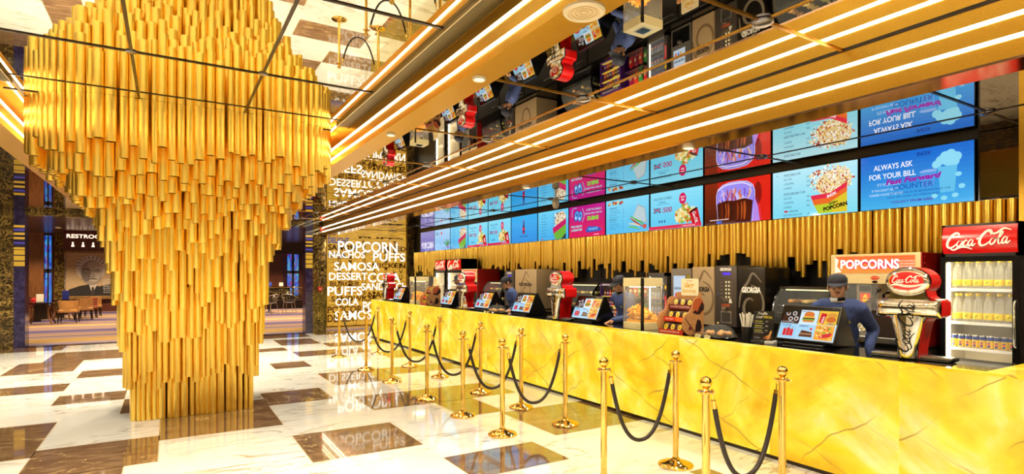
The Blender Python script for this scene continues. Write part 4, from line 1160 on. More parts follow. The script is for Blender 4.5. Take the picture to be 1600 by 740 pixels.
def dispenser(loc, lab, rot=-90):
    t = thing('drink_dispenser', lab, 'drink dispenser', loc, rot, 'red cola dispensers on the counter')
    m = MB(RED); m.T = FRAME((0, .20, .012), (1, 0, 0), (0, 0, 1)); m.prism(dispenser_outline(), 0, .20); m.build('body', t, smooth=35)
    m = MB(BLACK); m.T = FRAME((0, 0, .012), (1, 0, 0), (0, 0, 1)); m.prism(dispenser_outline(.004), 0, .012); m.build('gasket', t, smooth=35)
    m = MB(CHROME); m.T = FRAME((0, .0, .012), (1, 0, 0), (0, 0, 1)); m.prism(dispenser_outline(.008), .01, .021)
    def sheet(rows):          # rows of (x, z, depth)
        n = len(rows[0]); m.add([p for r_ in rows for p in r_], [(k * n + i, k * n + i + 1, (k + 1) * n + i + 1, (k + 1) * n + i) for k in range(len(rows) - 1) for i in range(n - 1)])
    sheet([[(disp_width(z) * math.cos(math.pi * (1 - i / 16)), z, .02 + .048 * math.sin(math.pi * i / 16)) for i in range(17)] for z in [0, .05, .10, .15, .20, .24, .275, .30, .33]])
    sheet([[(x, .383 - .070 * math.cos(math.pi * i / 14), .02 + .050 * math.sin(math.pi * i / 14) * min(1, 1 - (abs(x) / .2165) ** 10)) for x in [-.216, -.213, -.207, -.195, -.17, -.1, 0, .1, .17, .195, .207, .213, .216]] for i in range(15)])
    m.add(*(lambda bm: ([v.co.copy() for v in bm.verts], [[v.index for v in f.verts] for f in bm.faces]))(_dome(.152, .110, .044, (0, .590, .02))))
    ch = m.build('front_shell', t, smooth=60)
    DKI = D('#171412', .25)
    m = MB(DKI); m.T = Matrix.Identity(4); coke_script(m, 0, .245, .40, DKI, R(82), .8)
    m.v = [Vector((v.x, -(disp_depth(v.x, v.y) + .002), v.y + .012)) for v in m.v]; m.build('script', ch)
    m = MB(RED); bmv = _dome(.128, .088, .0325, (0, .592, .0345)); m.T = FRAME((0, 0, .012), (1, 0, 0), (0, 0, 1)); m.bm(bmv); b = m.build('badge', t, smooth=60)
    m = MB(); coke_script(m, 0, .604, .19, D('#fff6e4', .4)); m.lay = 0
    P = spline([(-.108, .560), (-.06, .568), (.0, .556), (.06, .558), (.112, .572)], 6); m.stroke([(p.x, p.y) for p in P], .018, D('#fff6e4', .4))
    m.v = [Vector((v.x, -(.0345 + .0325 * math.sqrt(max(0, 1 - (v.x / .128) ** 2 - ((v.y - .592) / .088) ** 2)) + .0018), v.y + .012)) for v in m.v]; m.build('lettering', b)
    m = MB(BLACKM); m.box(-.26, .26, -.02, .24, 0, .012, bev=.004, seg=1); m.build('base', t)
    for k, x in enumerate((-.16, .16)):
        m = MB(STEEL); m.box(x - .11, x + .11, .02, .14, .012, .03, bev=.004, seg=1); m.build('drip_tray', t)
    return t
dispenser((4.93, 2.17, CT), 'biggest red and chrome cola dispenser, beside the drinks fridge at the counter end', -84)
dispenser((4.90, 6.80, CT), 'red and chrome cola dispenser on the counter near the chips warmer and hot display case')
dispenser((4.90, 9.93, CT), 'red and chrome cola dispenser on the counter in the middle of the queue side')
dispenser((4.90, 14.5, CT), 'red cola dispenser at the far counter end before the word panel')

def pos_picture(m, w, h):
    m.grad(0, 0, w, h, '#bfe4fa', '#cdeafc', 6)
    m.rect(0, h - .025, w, .025, E('#e8421c')); m.text('CHOOSE YOUR MEAL HERE', w * .35, h - .017, .009, E('#ffe8dc')); 
    g = .006; tw = (w - 4 * g) / 3; th = (h - .025 - 3 * g) / 2; X = [g + i * (tw + g) for i in range(3)]; Y0, Y1 = g, 2 * g + th
    m.rect(X[0], Y1, tw, th, E('#3a1710'))
    for x, y in ((.3, .72), (.68, .72), (.5, .32), (.82, .35)):
        m.disc(X[0] + tw * x, Y1 + th * y, .022, .022, E('#d8e6ee'), 16); m.disc(X[0] + tw * x, Y1 + th * y, .015, .015, E('#6a3018'), 14)
    m.text('HOT BEVERAGES', X[0] + .01, Y1 + .008, .011, E('#f0e2d6'), w=tw * .7)
    m.rect(X[1], Y1, tw, th, E('#d8ecf6')); cx = X[1] + tw * .5
    m.text('SNACKS', X[1] + .01, Y1 + th - .022, .014, E('#2a4aa0'), bold=.02)
    m.disc(cx, Y1 + th * .66, .05, .035, E('#e0762a'), 18); m.rect(cx - .055, Y1 + th * .45, .11, .014, E('#f0d24a')); m.rect(cx - .058, Y1 + th * .36, .116, .016, E('#7a2a12')); m.rect(cx - .06, Y1 + th * .29, .12, .012, E('#5ab02a')); m.rect(cx - .052, Y1 + th * .16, .104, .02, E('#d4802e'))
    m.rect(X[2], Y1, tw, th, E('#f2c43a'))
    m.poly([(X[2] + .012, Y1 + .03), (X[2] + .055, Y1 + .008), (X[2] + .075, Y1 + th * .8), (X[2] + .02, Y1 + th * .85)], E('#d01420')); m.text('COLA', X[2] + .05, Y1 + .02, .018, E('#ffffff'), bold=.03, rot=R(84))
    m.disc(X[2] + tw * .72, Y1 + th * .7, .045, .025, E('#e09a3a'), 16); m.disc(X[2] + tw * .7, Y1 + th * .4, .045, .028, E('#d4681e'), 16); m.text('COMBOS', X[2] + tw * .5, Y1 + .01, .013, E('#3a2a90'), bold=.03)
    m.rect(X[0], Y0, tw, th, E('#9fd4f2')); m.text('COLD DRINKS', X[0] + .01, Y0 + th - .02, .012, E('#2a5ab0'), bold=.02)
    for i, (x, hh) in enumerate(((.35, .07), (.56, .08), (.76, .066))): m.rect(X[0] + tw * x - .016, Y0 + .02, .032, hh, E('#d81c2c')); m.rect(X[0] + tw * x + .002, Y0 + .02 + hh, .003, .025, E('#2a3a40'), -.3)
    m.rect(X[1], Y0, tw, th, E('#a8d8f4')); m.text('DESSERTS', X[1] + .02, Y0 + th - .022, .015, E('#24409a'), bold=.03)
    m.poly([(X[1] + .03, Y0 + .02), (X[1] + tw - .012, Y0 + .02), (X[1] + tw - .02, Y0 + .07), (X[1] + .05, Y0 + .085)], E('#5a2014')); m.rect(X[1] + .035, Y0 + .045, tw - .05, .008, E('#c8a070')); m.disc(X[1] + tw * .8, Y0 + .1, .012, .012, E('#e0203a'), 12)
    m.rect(X[2], Y0, tw, th, E('#f4a42e')); rnd = random.Random(2)
    for i in range(40): m.disc(X[2] + .01 + rnd.random() * (tw - .02), Y0 + .01 + rnd.random() * (th - .02), rnd.uniform(.005, .011), None, E(rnd.choice(('#fbe28a', '#f6d050', '#fff2c0', '#d4521c', '#6ab42e', '#e82a5a'))), 8)
    m.poly([(X[2] + tw * .5, Y0 + .015), (X[2] + tw - .015, Y0 + .035), (X[2] + tw - .01, Y0 + .075), (X[2] + tw * .45, Y0 + .05)], E('#d81c2c'))
def pos(loc, lab, rot=-90):
    t = thing('order_screen', lab, 'order screen', loc, rot, 'tilted order screens on the counter')
    tilt = R(24); w, h = .54, .325
    F = FRAME((-w / 2, 0, .05), (1, 0, 0), (0, math.sin(tilt), math.cos(tilt)))
    top = (math.sin(tilt) * h, .05 + math.cos(tilt) * h)
    m = MB(BLACK); m.T = FRAME((-w / 2 - .012, 0, 0), (0, 1, 0), (0, 0, 1))
    m.T = Matrix(((0, 0, 1, -w / 2 - .012), (1, 0, 0, 0), (0, 1, 0, 0), (0, 0, 0, 1)))
    m.prism([(.0, .018), (.36, .0), (.345, .02), (top[0] + .035, top[1] + .012), (top[0], top[1] + .012), (-.004, .04)], 0, w + .024); hs = m.build('housing', t)
    m = MB(D('#3a3228', .3, .5)); m.T = F
    for q in ((-.012, -.012, w + .024, .010), (-.012, h + .002, w + .024, .008), (-.012, -.004, .008, h + .01), (w + .004, -.004, .008, h + .01)): m.box(q[0], q[0] + q[2], q[1], q[1] + q[3], 0, .008)
    m.build('bezel', t)
    m = MB(); m.T = F @ Matrix.Translation((0, 0, .002)); pos_picture(m, w, h); m.build('display', t)
    m = MB(BLACKM); m.box(-.2, .2, -.03, .3, 0, .018, bev=.004, seg=1); m.build('base', t)
    return t
for x, y, lab in ((5.06, 3.10, 'biggest tilted order screen on the counter, before the worker facing the hall'), (4.98, 6.27, 'tilted order screen beside the chips warmer, before the worker in blue'),
                  (5.0, 7.97, 'tilted order screen beside the glass pastry dome farther down the counter'), (5.0, 9.34, 'tilted order screen on the counter, with red cola dispenser close by and sauce bottle'),
                  (5.0, 10.92, 'tilted order screen beside the far brownie stand'), (5.0, 13.88, 'tilted order screen at the far counter end near the word panel')):
    pos((x, y, CT), lab)

CREAM = D('#e2cf9a', .35)
def chips_case(loc, lab, seed, chip_lab):
    t = thing('chips_warmer', lab, 'food warmer', loc, -90, 'glass chips warmers on the counter')
    w, d, h = .165, .17, .62
    m = MB(CREAM); m.box(-w, w, -d, d, 0, .085, bev=.006); m.build('base', t)
    tp = MB(CREAM); tp.box(-w, w, -d, d, h - .105, h, bev=.006); tp = tp.build('lid', t)
    m = MB(STEEL); m.box(-.085, .085, -.085, .085, h, h + .004); m.box(-.06, .06, -.06, .06, h + .004, h + .012, BLACK); m.build('hatch', tp)
    m = MB(E('#ffe2a0', 14.0)); m.box(-.11, .11, -.11, .11, h - .112, h - .104); m.build('heat_lamp', t)
    for x, y in ((w - .012, -d + .012), (-w + .008, -d + .008), (w - .008, d - .008), (-w + .008, d - .008)):
        f = .016 if (x > 0 and y < 0) else .006
        m = MB(BLACKM if f > .01 else STEEL); m.box(x - f, x + f * .75, y - f * .75, y + f, .06 if f < .01 else .0, h - .10 if f < .01 else h - .001); m.build('post', t)
    for q in ((-w + .014, w - .026, -d + .004, -d + .008), (-w + .014, w - .014, d - .008, d - .004)):
        m = MB(GLASS); m.box(*q, .085, h - .105); m.build('glass', t)
    for x in (-w + .004, w - .008):
        m = MB(GLASS); m.box(x, x + .004, -d + .026, d - .014, .085, h - .105); m.build('glass', t)
    c = MB(); rnd = random.Random(seed); mats = [D(a, .6) for a in ('#ffc42a', '#f8ae1e', '#ffd23e', '#ee9a18', '#ffe070')]
    for i in range(620):
        x, y = rnd.uniform(-.135, .125), rnd.uniform(-.135, .14); top = .30 - .13 * (x + .14) / .28 - abs(y) * .25 + rnd.uniform(-.015, .015)
        z = .11 + (top - .11) * rnd.random() ** .4 if max(abs(x), abs(y)) < .11 else rnd.uniform(.11, max(.12, top)); s = rnd.uniform(.016, .026)
        q = Matrix.Rotation(rnd.uniform(0, 6.3), 3, 'Z') @ Matrix.Rotation(rnd.uniform(0, 6.3), 3, 'X')
        P = [Vector((s, 0, .003)), Vector((-s * .6, s * .8, -.003)), Vector((-s * .6, -s * .8, -.003)), Vector((-s * .1, 0, .008))]
        P = [q @ p + Vector((x, y, z)) for p in P]; c.add(P, [(0, 1, 3), (1, 2, 3), (2, 0, 3), (0, 2, 1)], rnd.choice(mats))
    c.box(-.14, .13, -.14, .145, .086, .115, mats[1])
    o = c.build('nacho_chips'); o.location = loc; o.rotation_euler = (0, 0, R(-90)); tag(o, chip_lab, 'nacho chips', None, 'stuff')
chips_case((4.96, 5.09, CT), 'large cream and glass chips warmer beside the brownie stand', 1, 'heap of yellow nacho chips in the large glass warmer')
chips_case((4.93, 12.23, CT), 'cream and glass chips warmer far along the counter near the word panel', 2, 'heap of yellow nacho chips in the far glass warmer')

KRAFT = simple_noise('brown_card', (.46, .20, .06), (.60, .28, .09), 25, .7)
def brownie_stand(loc, where):
    t = thing('brownie_stand', 'three tier brown card display stand of brownies ' + where, 'display stand', loc, -90, 'brownie stands')
    m = MB(KRAFT); m.box(-.175, .175, .13, .142, 0, .46); m.build('back_panel', t)
    sg = MB(D('#f4e6bc', .5)); sg.T = front(.128); sg.prism([(x, z) for x, z in rrect(-.10, .42, .145, .615, .02)], -.004, .004); sg = sg.build('header', t)
    m = MB(); m.T = front(.1236)
    m.text('gary FRESH', -.02, .582, .012, D('#c8642a', .5), bold=.02); m.text('Gary', -.05, .515, .05, D('#e0a81e', .5), bold=.04, shear=.35, rot=.06); m.text('BROWNIE', -.075, .455, .034, D('#e0b030', .5), w=.19, bold=.02); m.build('lettering', sg)
    Z = (.03, .165, .30); Yf = (-.155, -.075, .005)
    for k in range(3):
        m = MB(KRAFT); m.box(-.17, .17, Yf[k], .13, Z[k] - .004, Z[k], bev=0); m.build('shelf', t)
        col = ('#c8281c', '#d8301c', '#7a1420')[k]
        m = MB(D(col, .4)); m.box(-.175, .175, Yf[k] - .006, Yf[k], Z[k] - .03, Z[k] + .022); st = m.build('price_strip', t)
        m = MB(); m.T = front(Yf[k] - .0064)
        if k == 1: m.rect(0, Z[k] - .028, .173, .048, D('#e8641c', .4))
        m.text(('DELICIOUS & FUDGY BROWNIES', 'MADE FRESH', 'BROWNIE COLLECTION')[k], -.15, Z[k] - .012, .018, D('#f8e8c8', .5), w=.28 if k != 1 else .12); m.build('lettering', st)
    for sx in (-1, 1):
        m = MB(KRAFT); m.T = FRAME((sx * .182, 0, 0), (0, 1, 0), (0, 0, 1)) if sx > 0 else FRAME((sx * .182, 0, 0), (0, -1, 0), (0, 0, 1))
        s = 1 if sx > 0 else -1
        low = [(-.05 + .125 * math.cos(R(a)), .125 + .125 * math.sin(R(a))) for a in range(100, 300, 12)]
        up = [(.075 + .10 * math.cos(R(a)), .31 + .10 * math.sin(R(a))) for a in range(-30, 190, 12)]
        P = low + [(.02, 0.0), (.16, 0.0), (.165, .13)] + up
        P = [(s * x, z) for x, z in P]
        if s < 0: P = P[::-1]
        m.prism(P, -.006, .006); pn = m.build('side_panel', t)
        m = MB(); m.T = FRAME((sx * .1885, 0, 0), (0, 1, 0), (0, 0, 1)) if sx > 0 else FRAME((sx * .1885, 0, 0), (0, -1, 0), (0, 0, 1))
        dk = D('#2a100a', .5); OR = D('#c05a2a', .6)
        m.disc(s * .075, .31, .09, .09, OR, 24)
        m.poly([(s * -.02, .24), (s * .02, .27), (s * .06, .25), (s * .09, .30), (s * .13, .36), (s * .165, .33), (s * .165, .27), (s * .12, .25), (s * .10, .22), (s * .05, .22), (s * .02, .23)], dk)
        m.poly([(s * .02, .03), (s * .10, .03), (s * .13, .08), (s * .11, .15), (s * .06, .17), (s * .03, .10)], dk)
        m.stroke([(s * -.14, .19), (s * .03, .01)], .010, dk, False); m.disc(s * -.06, .07, .022, .022, D('#7a1a2a', .5), 14)
        m.build('print', pn)
    wrap = simple_noise('brownie_wrap', (.06, .02, .012), (.12, .045, .025), 30, .3)
    first = None
    for k in range(3):
        for i in range(3):
            lab = ('wrapped brownie on the %s tier of the stand %s' % (('lowest', 'middle', 'top')[k], where))
            p = (loc[0] + Yf[k] + .045, loc[1] + .10 - i * .10, loc[2] + Z[k] + .0005)
            if first is None:
                b = thing('wrapped_brownie', lab, 'brownie', p, -90, 'wrapped brownies %s, %s tier' % (where, k))
                m = MB(wrap); m.T = Matrix.Translation((0, 0, .042)) @ Matrix.Rotation(R(-20), 4, 'X'); m.box(-.042, .042, -.012, .012, -.040, .040, bev=.01); w_ = m.build('wrapper', b, smooth=50)
                m = MB(); m.T = Matrix.Translation((0, 0, .042)) @ Matrix.Rotation(R(-20), 4, 'X') @ front(-.0125); m.disc(0, 0, .026, .032, D('#f0d21e', .4), 16); m.disc(0, .0, .013, .015, D('#1c1a08', .4), 10); m.disc(0, .003, .007, .008, D('#f0d21e', .4), 10); m.build('label', b)
                first = b; tree = kids(b)
            else: dup(first, p, label=lab, group='wrapped brownies %s, %s tier' % (where, ('lowest', 'middle', 'top')[k]), tree=tree)
    first['group'] = 'wrapped brownies %s, lowest tier' % where
brownie_stand((4.92, 4.46, CT), 'beside the large chips warmer')
brownie_stand((4.92, 11.58, CT), 'near the far chips warmer')

PAST = simple_noise('baked_pastry', (.45, .18, .03), (.70, .36, .08), 30, .5)
def dome(loc, lab, where):
    t = thing('pastry_dome', lab, 'cake dome', loc, -100, 'pastry domes')
    m = MB(BLACK); m.lathe([(.19, 0), (.20, .012), (.195, .018), (.18, .016)], 36); m.build('tray', t, smooth=40)
    m = MB(GLASS); m.lathe([(.178, .018), (.176, .035), (.16, .075), (.125, .112), (.07, .135), (0, .142)], 36, close=True); g = m.build('cover', t, smooth=60)
    m = MB(BRASS); m.sph((0, 0, .152), .012, 12); m.build('knob', g, smooth=60)
    for x in (-.08, .065):
        m = MB(D('#e8d9a0', .5)); m.T = Matrix.Translation((x, -.198, .0)) @ Matrix.Rotation(R(-15), 4, 'X'); m.box(-.042, .042, -.002, .002, 0, .036); a = m.build('price_card', t)
        m = MB(); m.T = Matrix.Translation((x, -.198, .0)) @ Matrix.Rotation(R(-15), 4, 'X') @ front(-.0022); m.text('PASTRY', -.03, .015, .011, D('#3a2410', .5), w=.06); m.build('lettering', a)
    for i in range(5):
        a = 2 * math.pi * i / 5 + .3; r = .095
        p = MB(PAST); p.sph((0, 0, .026), (.05, .032, .026), 14); p.sph((.018, .006, .034), (.026, .03, .022), 12); p.sph((-.02, -.004, .034), (.024, .029, .021), 12)
        o = p.build('pastry', None, smooth=60); o.location = (loc[0] + r * math.cos(a), loc[1] + r * math.sin(a), loc[2] + .0165); o.rotation_euler = (0, 0, a)
        tag(o, 'golden pastry under the glass dome ' + where, 'pastry', 'pastries under the dome ' + where)
dome((4.93, 3.96, CT), 'clear glass pastry dome on a black tray beside the brownie stand', 'beside the paper straw cup')
dome((4.90, 8.58, CT), 'clear glass pastry dome beside the far tilted order screen', 'farther down the counter')

def straw_cup():
    loc = (5.08, 3.72, CT); t = thing('straw_cup', 'black cup full of white paper straws beside the small black menu card', 'cup', loc)
    m = MB(BLACKM); m.lathe([(.045, 0), (.056, .125), (.053, .125), (.042, .01), (0, .01)], 24); m.build('cup', t, smooth=40)
    rnd = random.Random(6); first = None
    for i in range(14):
        a, r = rnd.uniform(0, 6.3), rnd.uniform(.0, .022); q = rnd.uniform(.02, .05); p = MB(D('#f2e8d4', .6))
        p.cyl((0, 0, 0), (q * math.cos(a), q * math.sin(a), .245 + rnd.uniform(-.02, .02)), .0068, n=8)
        o = p.build('paper_straw', None, smooth=40); o.location = (loc[0] + r * math.cos(a), loc[1] + r * math.sin(a), CT + .012)
        tag(o, 'white paper straw standing in the black cup on the counter', 'straw', 'paper straws in the cup')
straw_cup()
def flyer():
    t = thing('menu_card', 'small upright black menu card with yellow headings beside the straw cup', 'menu card', (5.02, 3.50, CT), -78)
    T = Matrix.Rotation(R(-8), 4, 'X')
    m = MB(D('#17120f', .3)); m.T = T; m.box(-.10, .10, -.003, .003, .012, .30); c = m.build('card', t)
    m = MB(GLASS); m.box(-.10, .10, -.05, .07, 0, .01); m.build('stand', t)
    m = MB(); m.T = T @ front(-.0034)
    W = D('#ece4d4', .5); Yl = D('#d8cf2a', .5)
    m.text('Truffle', -.06, .262, .026, W, shear=.35, bold=.01); m.text('Loaf', -.075, .228, .026, W, shear=.35, bold=.01); m.text('SPECIAL', .0, .228, .022, D('#e8d41e', .5), w=.085, bold=.02)
    for i, y in enumerate((.19, .145, .10)):
        m.text(('VEG LOAF', 'CHEESE LOAF', 'CHICKEN')[i], -.085, y, .012, Yl, w=.075, bold=.02); m.text('WITH HOUSE DIP', -.085, y - .018, .008, W, w=.09); m.text(str(250 + 30 * i), .02, y, .012, W)
    for k, (x, y, a) in enumerate(((.045, .05, .5), (.065, .06, .9), (.03, .035, .2), (.06, .035, .6), (.075, .085, 1.2))): m.disc(x, y, .026, .009, D(('#d8843a', '#e8a85a', '#b8602a')[k % 3], .5), 14, a)
    m.text('TRY IT TODAY', -.085, .026, .012, D('#e0d8f0', .5), w=.06); m.build('print', c)
flyer()
def card_reader():
    t = thing('card_reader', 'small white card reader lying by the biggest order screen', 'card reader', (4.90, 3.33, CT), -70)
    m = MB(D('#d8d0c4', .3)); m.box(-.04, .04, -.07, .07, 0, .03, bev=.008); m.build('body', t, smooth=50)
    m = MB(BLACK); m.box(-.03, .03, .01, .058, .0305, .032); m.build('screen', t)
    m = MB(BLACKM)
    for i in range(3):
        for j in range(3): m.box(-.028 + i * .02, -.014 + i * .02, -.055 + j * .02, -.043 + j * .02, .0305, .034)
    m.build('keypad', t)
card_reader()
def sauce(loc, lab, col):
    t = thing('sauce_bottle', lab, 'bottle', loc, 0, 'pump bottles')
    m = MB(D(col, .25)); m.lathe([(.036, 0), (.038, .01), (.038, .13), (.03, .155), (.016, .165), (.016, .18)], 20); m.build('body', t, smooth=40)
    m = MB(D('#efe4cc', .4)); m.lathe([(.0385, .04), (.0388, .041), (.0388, .11), (.0385, .111)], 20, close=True); m.build('label', t, smooth=40)
    m = MB(D('#ece6da', .3)); m.cyl((0, 0, .178), (0, 0, .24), .007, n=10); m.lathe([(.018, .178), (.018, .198), (.008, .2)], 16); m.tube([(0, 0, .238), (-.02, 0, .246), (-.05, 0, .236)], .007, 8); m.build('pump', t, smooth=40)
sauce((4.82, 9.66, CT), 'amber sauce pump bottle between the dispenser and an order screen', '#a86a1c')
sauce((5.18, 9.70, CT), 'red sauce pump bottle behind the amber one', '#b01c14')
# ------------------------------------------------------------------ machines on and beside the back counter
BT = .95
def coffee_machine(y0, y1, h, kind, lab, d=.52):
    w = (y1 - y0) / 2
    t = thing('coffee_machine', lab, 'coffee machine', (6.42, (y0 + y1) / 2, BT), -90, 'coffee machines on the back counter')
    body = {'silver': D('#8d857a', .3, .7), 'beige': D('#a08560', .4), 'dark': D('#4a4038', .35, .3), 'black': D('#17130f', .25)}[kind]
    m = MB(body); m.box(-w, w, 0, d, .015, h, bev=.012); m.build('body', t, smooth=40)
    for x in (-w + .04, w - .04):
        for y in (.05, d - .05): m = MB(BLACKM); m.cyl((x, y, 0), (x, y, .018), .016, n=10); m.build('foot', t)
    m = MB(); m.T = front(-.0008)
    def swirl(cx, cy, s, c):
        pts = [(cx + s * (.12 + .28 * (a / 360)) * math.cos(R(a + 60)), cy + s * (.16 + .36 * (a / 360)) * math.sin(R(a + 60))) for a in range(0, 400, 30)]
        m.stroke(pts, .09 * s, c); m.stroke([(cx + .3 * s, cy + .62 * s), (cx + .05 * s, cy + .85 * s), (cx - .1 * s, cy + .62 * s), (cx - .3 * s, cy + .35 * s), (cx - .36 * s, cy - .05 * s)], .075 * s, c)
    if kind == 'silver':
        m.rect(-w + .05, h * .42, 2 * w - .16, h * .45, E('#cfe0f2', .9)); m.text('GEORGIA', -w + .06, h * .62, .032, D('#2a2622', .4), w=2 * w - .18, bold=.03)
        for i in range(3): m.rect(-w + .08 + i * .05, h * .48, .03, .06, E(('#e05a5a', '#5a8ae0', '#e0a84a')[i], .9))
        m.disc(w - .055, h * .86, .035, .03, D('#141414', .3)); m.disc(w - .055, h * .86, .026, .022, D('#d8c81e', .4)); m.disc(w - .055, h * .86, .012, .012, D('#141414', .3))
        m.rect(-w + .03, .05, 2 * w - .06, h * .28, BLACK)
    elif kind == 'beige':
        swirl(.0, h * .42, h * .6, D('#6e5638', .5)); m.text('GEORGIA', -w * .62, h * .58, .07, D('#1c140c', .4), w=w * 1.24, bold=.05)
    elif kind == 'dark':
        m.text('GEORGIA', -w * .55, h - .065, .04, D('#efe8dc', .4), w=w * 1.1, bold=.03); m.rect(-w * .3, h - .125, w * .75, .035, E('#5a3ce0', 1.2))
        m.disc(-w * .7, h * .55, .014, .014, CHROME)
        m.text('TEA', -w * .35, h * .43, .035, D('#8a7a5a', .5), w=.1); m.text('&', w * .3, h * .40, .06, D('#f2ead8', .4), bold=.02); m.text('COFFEE', -w * .4, h * .34, .035, D('#d45a2a', .5), w=w * .8, bold=.02)
        m.rect(-w * .45, .06, w * 1.0, h * .20, D('#c8c0b0', .25, .8)); m.rect(-w * .35, .075, w * .8, h * .15, D('#3a342e', .4))
    else:
        swirl(.0, h * .38, h * .62, D('#6a5c4a', .5)); m.text('GEORGIA', -w * .7, h * .60, .075, D('#efe6d8', .4), w=w * 1.4, bold=.05)
    m.build('front_print', t)
    if kind == 'dark':
        for r in range(5):
            for c in range(2):
                n = MB(E('#f6dc9a', .9)); n.box(-w * .02 + c * .045, -w * .02 + c * .045 + .022, -.004, 0, h * .72 - r * .05, h * .72 - r * .05 + .026); n.build('button', t)
                n = MB(D('#8a7a6a', .5)); n.box(-w * .5 + c * w * .85, -w * .5 + c * w * .85 + .035, -.001, 0, h * .725 - r * .05, h * .725 - r * .05 + .008); n.build('button_label', t)
    if kind in ('silver', 'dark'):
        n = MB(STEEL); n.box(-.03, .03, -.05, 0, h * .28, h * .33, bev=.006); n.build('spout', t)
    return t
coffee_machine(5.62, 6.00, .80, 'silver', 'silver coffee machine with a lit white screen beside the energy drink fridge')
coffee_machine(5.22, 5.60, .82, 'beige', 'beige coffee machine with swirl emblem beside the silver machine', .5)
coffee_machine(4.86, 5.20, .83, 'dark', 'brown coffee vending machine with cream buttons and a violet display')
coffee_machine(4.44, 4.84, .80, 'black', 'black coffee machine with pale swirl and white lettering')
coffee_machine(9.62, 10.45, .83, 'beige', 'wide beige coffee machine with swirl emblem behind the second worker')
coffee_machine(10.50, 10.90, .80, 'dark', 'tall brown coffee machine farther down the back counter, next to the wide beige one')

def hot_case(y0, y1, lab):
    w = (y1 - y0) / 2; h = .56; d = .50
    t = thing('hot_display_case', lab, 'food display', (6.40, (y0 + y1) / 2, BT), -90, 'hot food display cases')
    m = MB(BLACK); m.box(-w, w, 0, d, 0, .12, bev=.008); m.build('base', t)
    m = MB(D('#3a342c', .3, .6)); m.box(-w, w, .16, d, h - .03, h, bev=.006); m.build('top', t)
    prof = [(.02, .12), (.0, .2), (.02, .32), (.07, .44), (.17, h - .02)]
    for x in (-w, w - .02):
        m = MB(BLACK); m.T = Matrix(((0, 0, 1, x), (1, 0, 0, 0), (0, 1, 0, 0), (0, 0, 0, 1)))
        fr = spline(prof, 4); P = [(p.x, p.y) for p in fr] + [(p.x + .035, p.y - .01) for p in reversed(fr)]
        m.prism(P, 0, .02); m.build('end_frame', t)
    m = MB(BLACK); m.box(-w, w, d - .015, d, .12, h - .03); m.build('back_panel', t)
    m = MB(GLASS); fr = spline(prof, 4); n = len(fr)
    m.add([(-w + .02, p.x, p.y) for p in fr] + [(w - .02, p.x, p.y) for p in fr], [(i, n + i, n + i + 1, i + 1) for i in range(n - 1)]); m.build('curved_glass', t, smooth=60)
    m = MB(E('#ffe9a0', 2.2)); m.box(-w + .05, w - .05, .22, .26, h - .045, h - .031); m.build('lamp', t)
    m = MB(BLACKM); m.box(-w + .02, w - .02, .10, d - .015, .325, .335); m.build('shelf', t)
    for k, z in enumerate((.121, .336)):
        for i in range(3):
            x0 = -w + .04 + i * (2 * w - .08) / 3; x1 = x0 + (2 * w - .12) / 3
            m = MB(BLACKM); m.box(x0, x1, .12 + .03 * k, d - .03, z, z + .014); m.build('tray', t)
    return t
rnd_food = random.Random(3)
def fill_case(y0, y1, where):
    w = (y1 - y0) / 2; first = None; cols = [(.62, .42, .10), (.45, .22, .05), (.55, .50, .16)]
    for k, z in enumerate((.136, .351)):
        for i in range(3):
            for j in range(3):
                x = -w + .04 + (i + .5) * (2 * w - .10) / 3; yy = .19 + .095 * j
                p = MB([PAST, simple_noise('golden_snack', (.55, .35, .08), (.75, .52, .16), 20, .5), simple_noise('green_roll', (.36, .34, .10), (.55, .50, .2), 20, .5)][i] if first is None or True else None)
                p.sph((0, 0, .028), (.05, .036, .028), 10); p.sph((.02, 0, .036), (.025, .03, .02), 8)
                o = p.build('snack', None, smooth=60); o.location = (6.40 + yy, (y0 + y1) / 2 - x, BT + z); o.rotation_euler = (0, 0, rnd_food.uniform(0, 3))
                tag(o, 'baked snack on the %s tray of the hot display case %s' % (('lower', 'upper')[k], where), 'snack', 'snacks in the hot display case %s, %s tray' % (where, ('lower', 'upper')[k]))
for y0, y1, lab, wh in ((3.66, 4.34, 'curved glass hot display case behind the worker facing the hall', 'beside the POPCORNS machine'), (7.85, 8.75, 'curved glass hot display case between the candy stand and beige coffee machine', 'beside the candy stand'),
                        (11.05, 11.95, 'curved glass hot display case before the far popcorn machine', 'near the far popcorn machine')):
    hot_case(y0, y1, lab); fill_case(y0, y1, wh)

